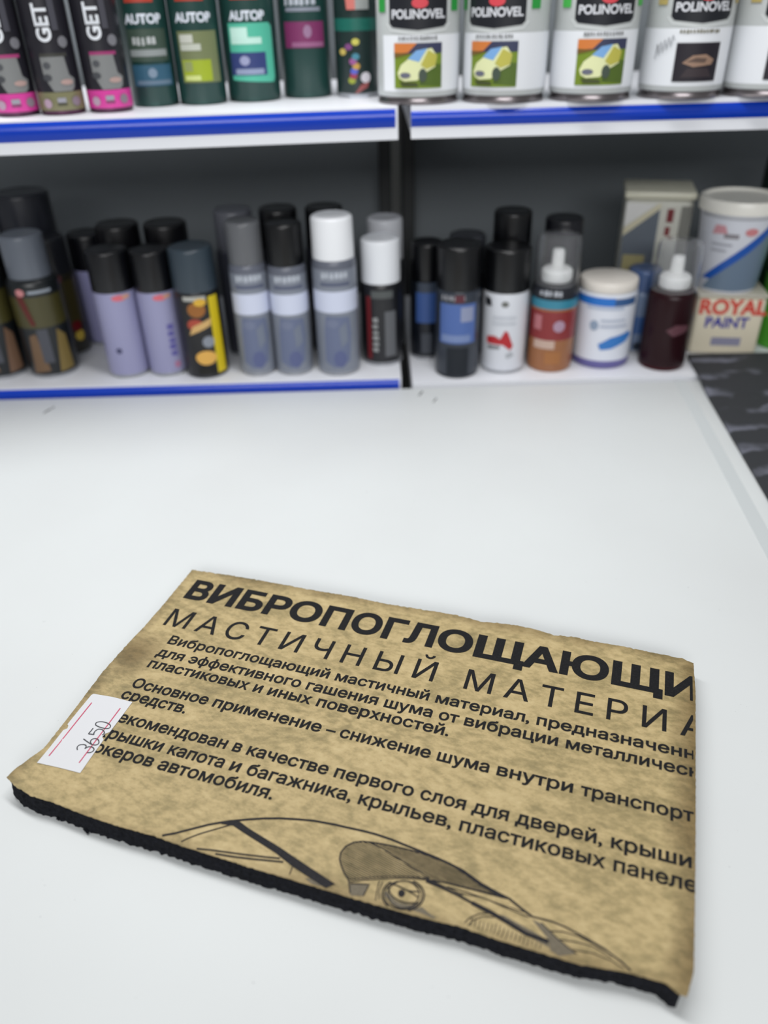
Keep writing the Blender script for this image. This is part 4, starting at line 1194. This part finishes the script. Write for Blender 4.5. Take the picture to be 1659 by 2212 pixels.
green_can('dark green can with bright mint label and navy box', -0.1470, 1.1140, 0.0325,
          [('poly', [(-0.026, 0.046), (0.027, 0.042), (0.030, 0.048), (0.030, 0.110), (0.026, 0.115), (-0.026, 0.115)], (82, 178, 152)), ('rect', -0.023, -0.002, 0.098, 0.110, (190, 226, 214)), ('rect', -0.023, 0.014, 0.090, 0.098, (186, 222, 210)), ('rect', -0.026, 0.018, 0.052, 0.080, (50, 62, 112)), ('disc', -0.008, 0.070, 0.006, 0.006, (150, 154, 186)), ('rect', -0.020, 0.014, 0.053, 0.060, (140, 150, 178))])
green_can('dark green can with plum band under grey lettering', -0.0820, 1.1380, 0.0305,
          [('marks', -0.003, 0.140, 0.040, 0.014, 6, False, (176, 182, 192)), ('rect', -0.022, 0.022, 0.126, 0.131, (130, 136, 148)), ('rect', -0.026, 0.026, 0.082, 0.114, (118, 48, 92)), ('disc', 0.004, 0.102, 0.005, 0.008, (146, 112, 142)), ('rect', -0.016, 0.024, 0.083, 0.089, (146, 92, 128))], mark=False)
rs = random.Random(5)
balls = [('disc', -0.010 + rs.uniform(-0.008, 0.010), 0.036 + k * 0.0068, 0.0046, 0.0048, c) for k, c in enumerate([(150, 160, 60), (150, 60, 80), (86, 96, 190), (190, 150, 70), (150, 84, 140), (70, 130, 150), (190, 170, 90), (120, 70, 120), (196, 190, 90)])]
spray_can('spray_can', 'dark can with column of coloured balls, left of the white paint tins', -0.0180, 1.1250, ZU, 0.0262, 0.200, (26, 44, 42), (20, 24, 26), [(0.071, 0.084, (22, 96, 84))],
          remap(balls + [('poly', [(-0.010, 0.134), (0.000, 0.134), (0.000, 0.160), (-0.012, 0.160)], (196, 112, 104)), ('rect', 0.000, 0.016, 0.134, 0.160, (146, 150, 148)), ('disc', 0.010, 0.040, 0.006, 0.008, (210, 206, 212)), ('poly', [(-0.004, 0.016), (0.012, 0.026), (0.014, 0.034), (0.004, 0.030)], (150, 84, 84)), ('rect', -0.010, 0.012, 0.006, 0.016, (176, 180, 188))], lambda z: (z - 0.036) * 0.75 + 0.019))

# ------------------------------------------------------------------ upper right shelf: white paint tins with a car picture
def tin(label, x, y, r, shift, accent, night, scribble=False):
    t = thing('paint_tin', label, 'paint tin', (x, y, ZU), face_camera(x, y), 'round white paint tins on the upper shelf')
    h = 0.140
    bm = bmesh.new()
    lathe(bm, [(r * 0.985, 0.0085), (r * 0.995, 0.0095), (r, 0.0105), (r, h - 0.008), (r * 0.985, h - 0.005)], 64); mesh_obj('body', bm, pm((186, 190, 190), 0.32), t, 35)
    bm = bmesh.new(); lathe(bm, [(r * 0.93, 0), (r * 0.985, 0.0008), (r * 0.995, 0.0025), (r * 0.97, 0.0045), (r * 0.97, 0.0084), (r * 0.95, 0.0085)], 64)
    m_ = pm((128, 122, 124), 0.28, 0.9); mesh_obj('base_rim', bm, m_, t, 35)['label'] = 'bare metal base rim'
    bm = bmesh.new(); lathe(bm, [(r * 0.97, h - 0.0045), (r * 1.0, h - 0.003), (r * 1.0, h), (r * 0.96, h + 0.001), (r * 0.92, h - 0.002), (r * 0.3, h - 0.002)], 64); mesh_obj('lid', bm, m_, t, 35)
    s = shift
    d = [('rect', s - 0.045 - (0.05 if s > 0 else 0), s + 0.052 + (0.05 if s <= 0.001 else 0), 0.014, 0.069, (226, 229, 234)),
         ('poly', [(s - 0.034, 0.080), (s - 0.030, 0.0765), (s, 0.0735), (s + 0.030, 0.0765), (s + 0.034, 0.080), (s + 0.034, h - 0.012), (s - 0.034, h - 0.012)], (30, 32, 38)),
         ('stroke', [(s - 0.038, 0.080), (s - 0.032, 0.0735), (s, 0.0700), (s + 0.032, 0.0735), (s + 0.038, 0.080)], 0.0010, (222, 226, 226)),
         ('text', 'POLINOVEL', s, 0.0845, 0.0116, 0.03, 0, (214, 216, 222)), ('disc', s + 0.002, 0.0985, 0.009, 0.005, (206, 70, 80)),
         ('marks', s, 0.0660, 0.044, 0.0042, 13, False, (112, 108, 88) if night else (128, 130, 132)),
         ('rect', s + 0.040, s + 0.052, 0.0905, 0.126, accent), ('rect', s - 0.052, s - 0.040, 0.0905, 0.126, accent)]
    z0, z1 = (0.022, 0.059) if night else (0.021, 0.065)
    a = s - 0.027
    w = 0.054
    n0 = len(d)
    if night:
        d += [('rect', a + 0.004, a + w - 0.002, z0, z1, (38, 34, 42)), ('poly', [(a + 0.012, 0.040), (a + 0.022, 0.047), (a + 0.036, 0.048), (a + 0.046, 0.043), (a + 0.044, 0.038), (a + 0.024, 0.036)], (150, 122, 104)),
              ('poly', [(a + 0.016, 0.041), (a + 0.026, 0.045), (a + 0.038, 0.044), (a + 0.036, 0.040)], (96, 78, 70)), ('poly', [(a + 0.012, 0.026), (a + 0.046, 0.026), (a + 0.040, 0.035), (a + 0.018, 0.035)], (58, 50, 54))]
    else:
        d += [('rect', a, a + w, z0, z1, (116, 138, 44)), ('poly', [(a + 0.028, 0.024), (a + w, 0.022), (a + w, 0.044), (a + 0.034, 0.046)], (82, 104, 42)), ('rect', a, a + w, 0.055, z1, (58, 62, 88)),
              ('poly', [(a, 0.055), (a, z1), (a + 0.026, z1), (a + 0.016, 0.056)], (206, 122, 62)), ('poly', [(a, 0.051), (a + 0.02, 0.055), (a, 0.056)], (116, 88, 44)),
              ('poly', [(a + 0.004, 0.036), (a + 0.008, 0.044), (a + 0.018, 0.051), (a + 0.026, 0.058), (a + 0.042, 0.060), (a + 0.048, 0.052), (a + 0.046, 0.042), (a + 0.034, 0.036), (a + 0.026, 0.029), (a + 0.012, 0.028), (a + 0.006, 0.031)], (222, 226, 176)),
              ('poly', [(a + 0.016, 0.050), (a + 0.025, 0.058), (a + 0.037, 0.060), (a + 0.028, 0.047)], (122, 168, 218)), ('poly', [(a + 0.030, 0.044), (a + 0.038, 0.058), (a + 0.048, 0.053), (a + 0.046, 0.043), (a + 0.036, 0.040)], (186, 180, 82)),
              ('disc', a + 0.013, 0.034, 0.006, 0.0028, (104, 106, 122)), ('disc', a + 0.032, 0.034, 0.0045, 0.0065, (70, 82, 72)), ('poly', [(a + 0.006, 0.0275), (a + 0.026, 0.0265), (a + 0.028, 0.023), (a + 0.010, 0.023)], (70, 78, 44))]
    d = d[:n0] + remap(d[n0:], lambda z: z - 0.0035)
    if scribble:
        for k in range(5):
            d.append(('stroke', [(s - 0.046 + k * 0.0042, 0.040 + k * 0.003), (s - 0.0445 + k * 0.0042, 0.054 + k * 0.0022), (s - 0.0425 + k * 0.0042, 0.046 + k * 0.003)], 0.0011, (150, 153, 158)))
    decal_mesh('label_print', d, t, on_cylinder(r), -1, 1, 0.006)
    return t


GA, OA = (46, 150, 66), (178, 160, 100)
tin('white round paint tin with green car picture next to the dark can with coloured balls', 0.0541, 1.0501, 0.0474, 0.000, GA, False)
tin('white round paint tin with green car picture, second from the dark cans', 0.1531, 1.0400, 0.0478, -0.013, GA, False)
tin('white round paint tin with green car picture turned to the right', 0.2526, 1.0313, 0.0466, 0.010, (70, 176, 76), False)
tin('white round paint tin with dark car picture and grey scribble', 0.3564, 1.0297, 0.0465, 0.014, OA, True, True)
tin('white round paint tin with dark car picture cut off by the right edge', 0.4515, 1.0255, 0.0463, 0.022, OA, True)
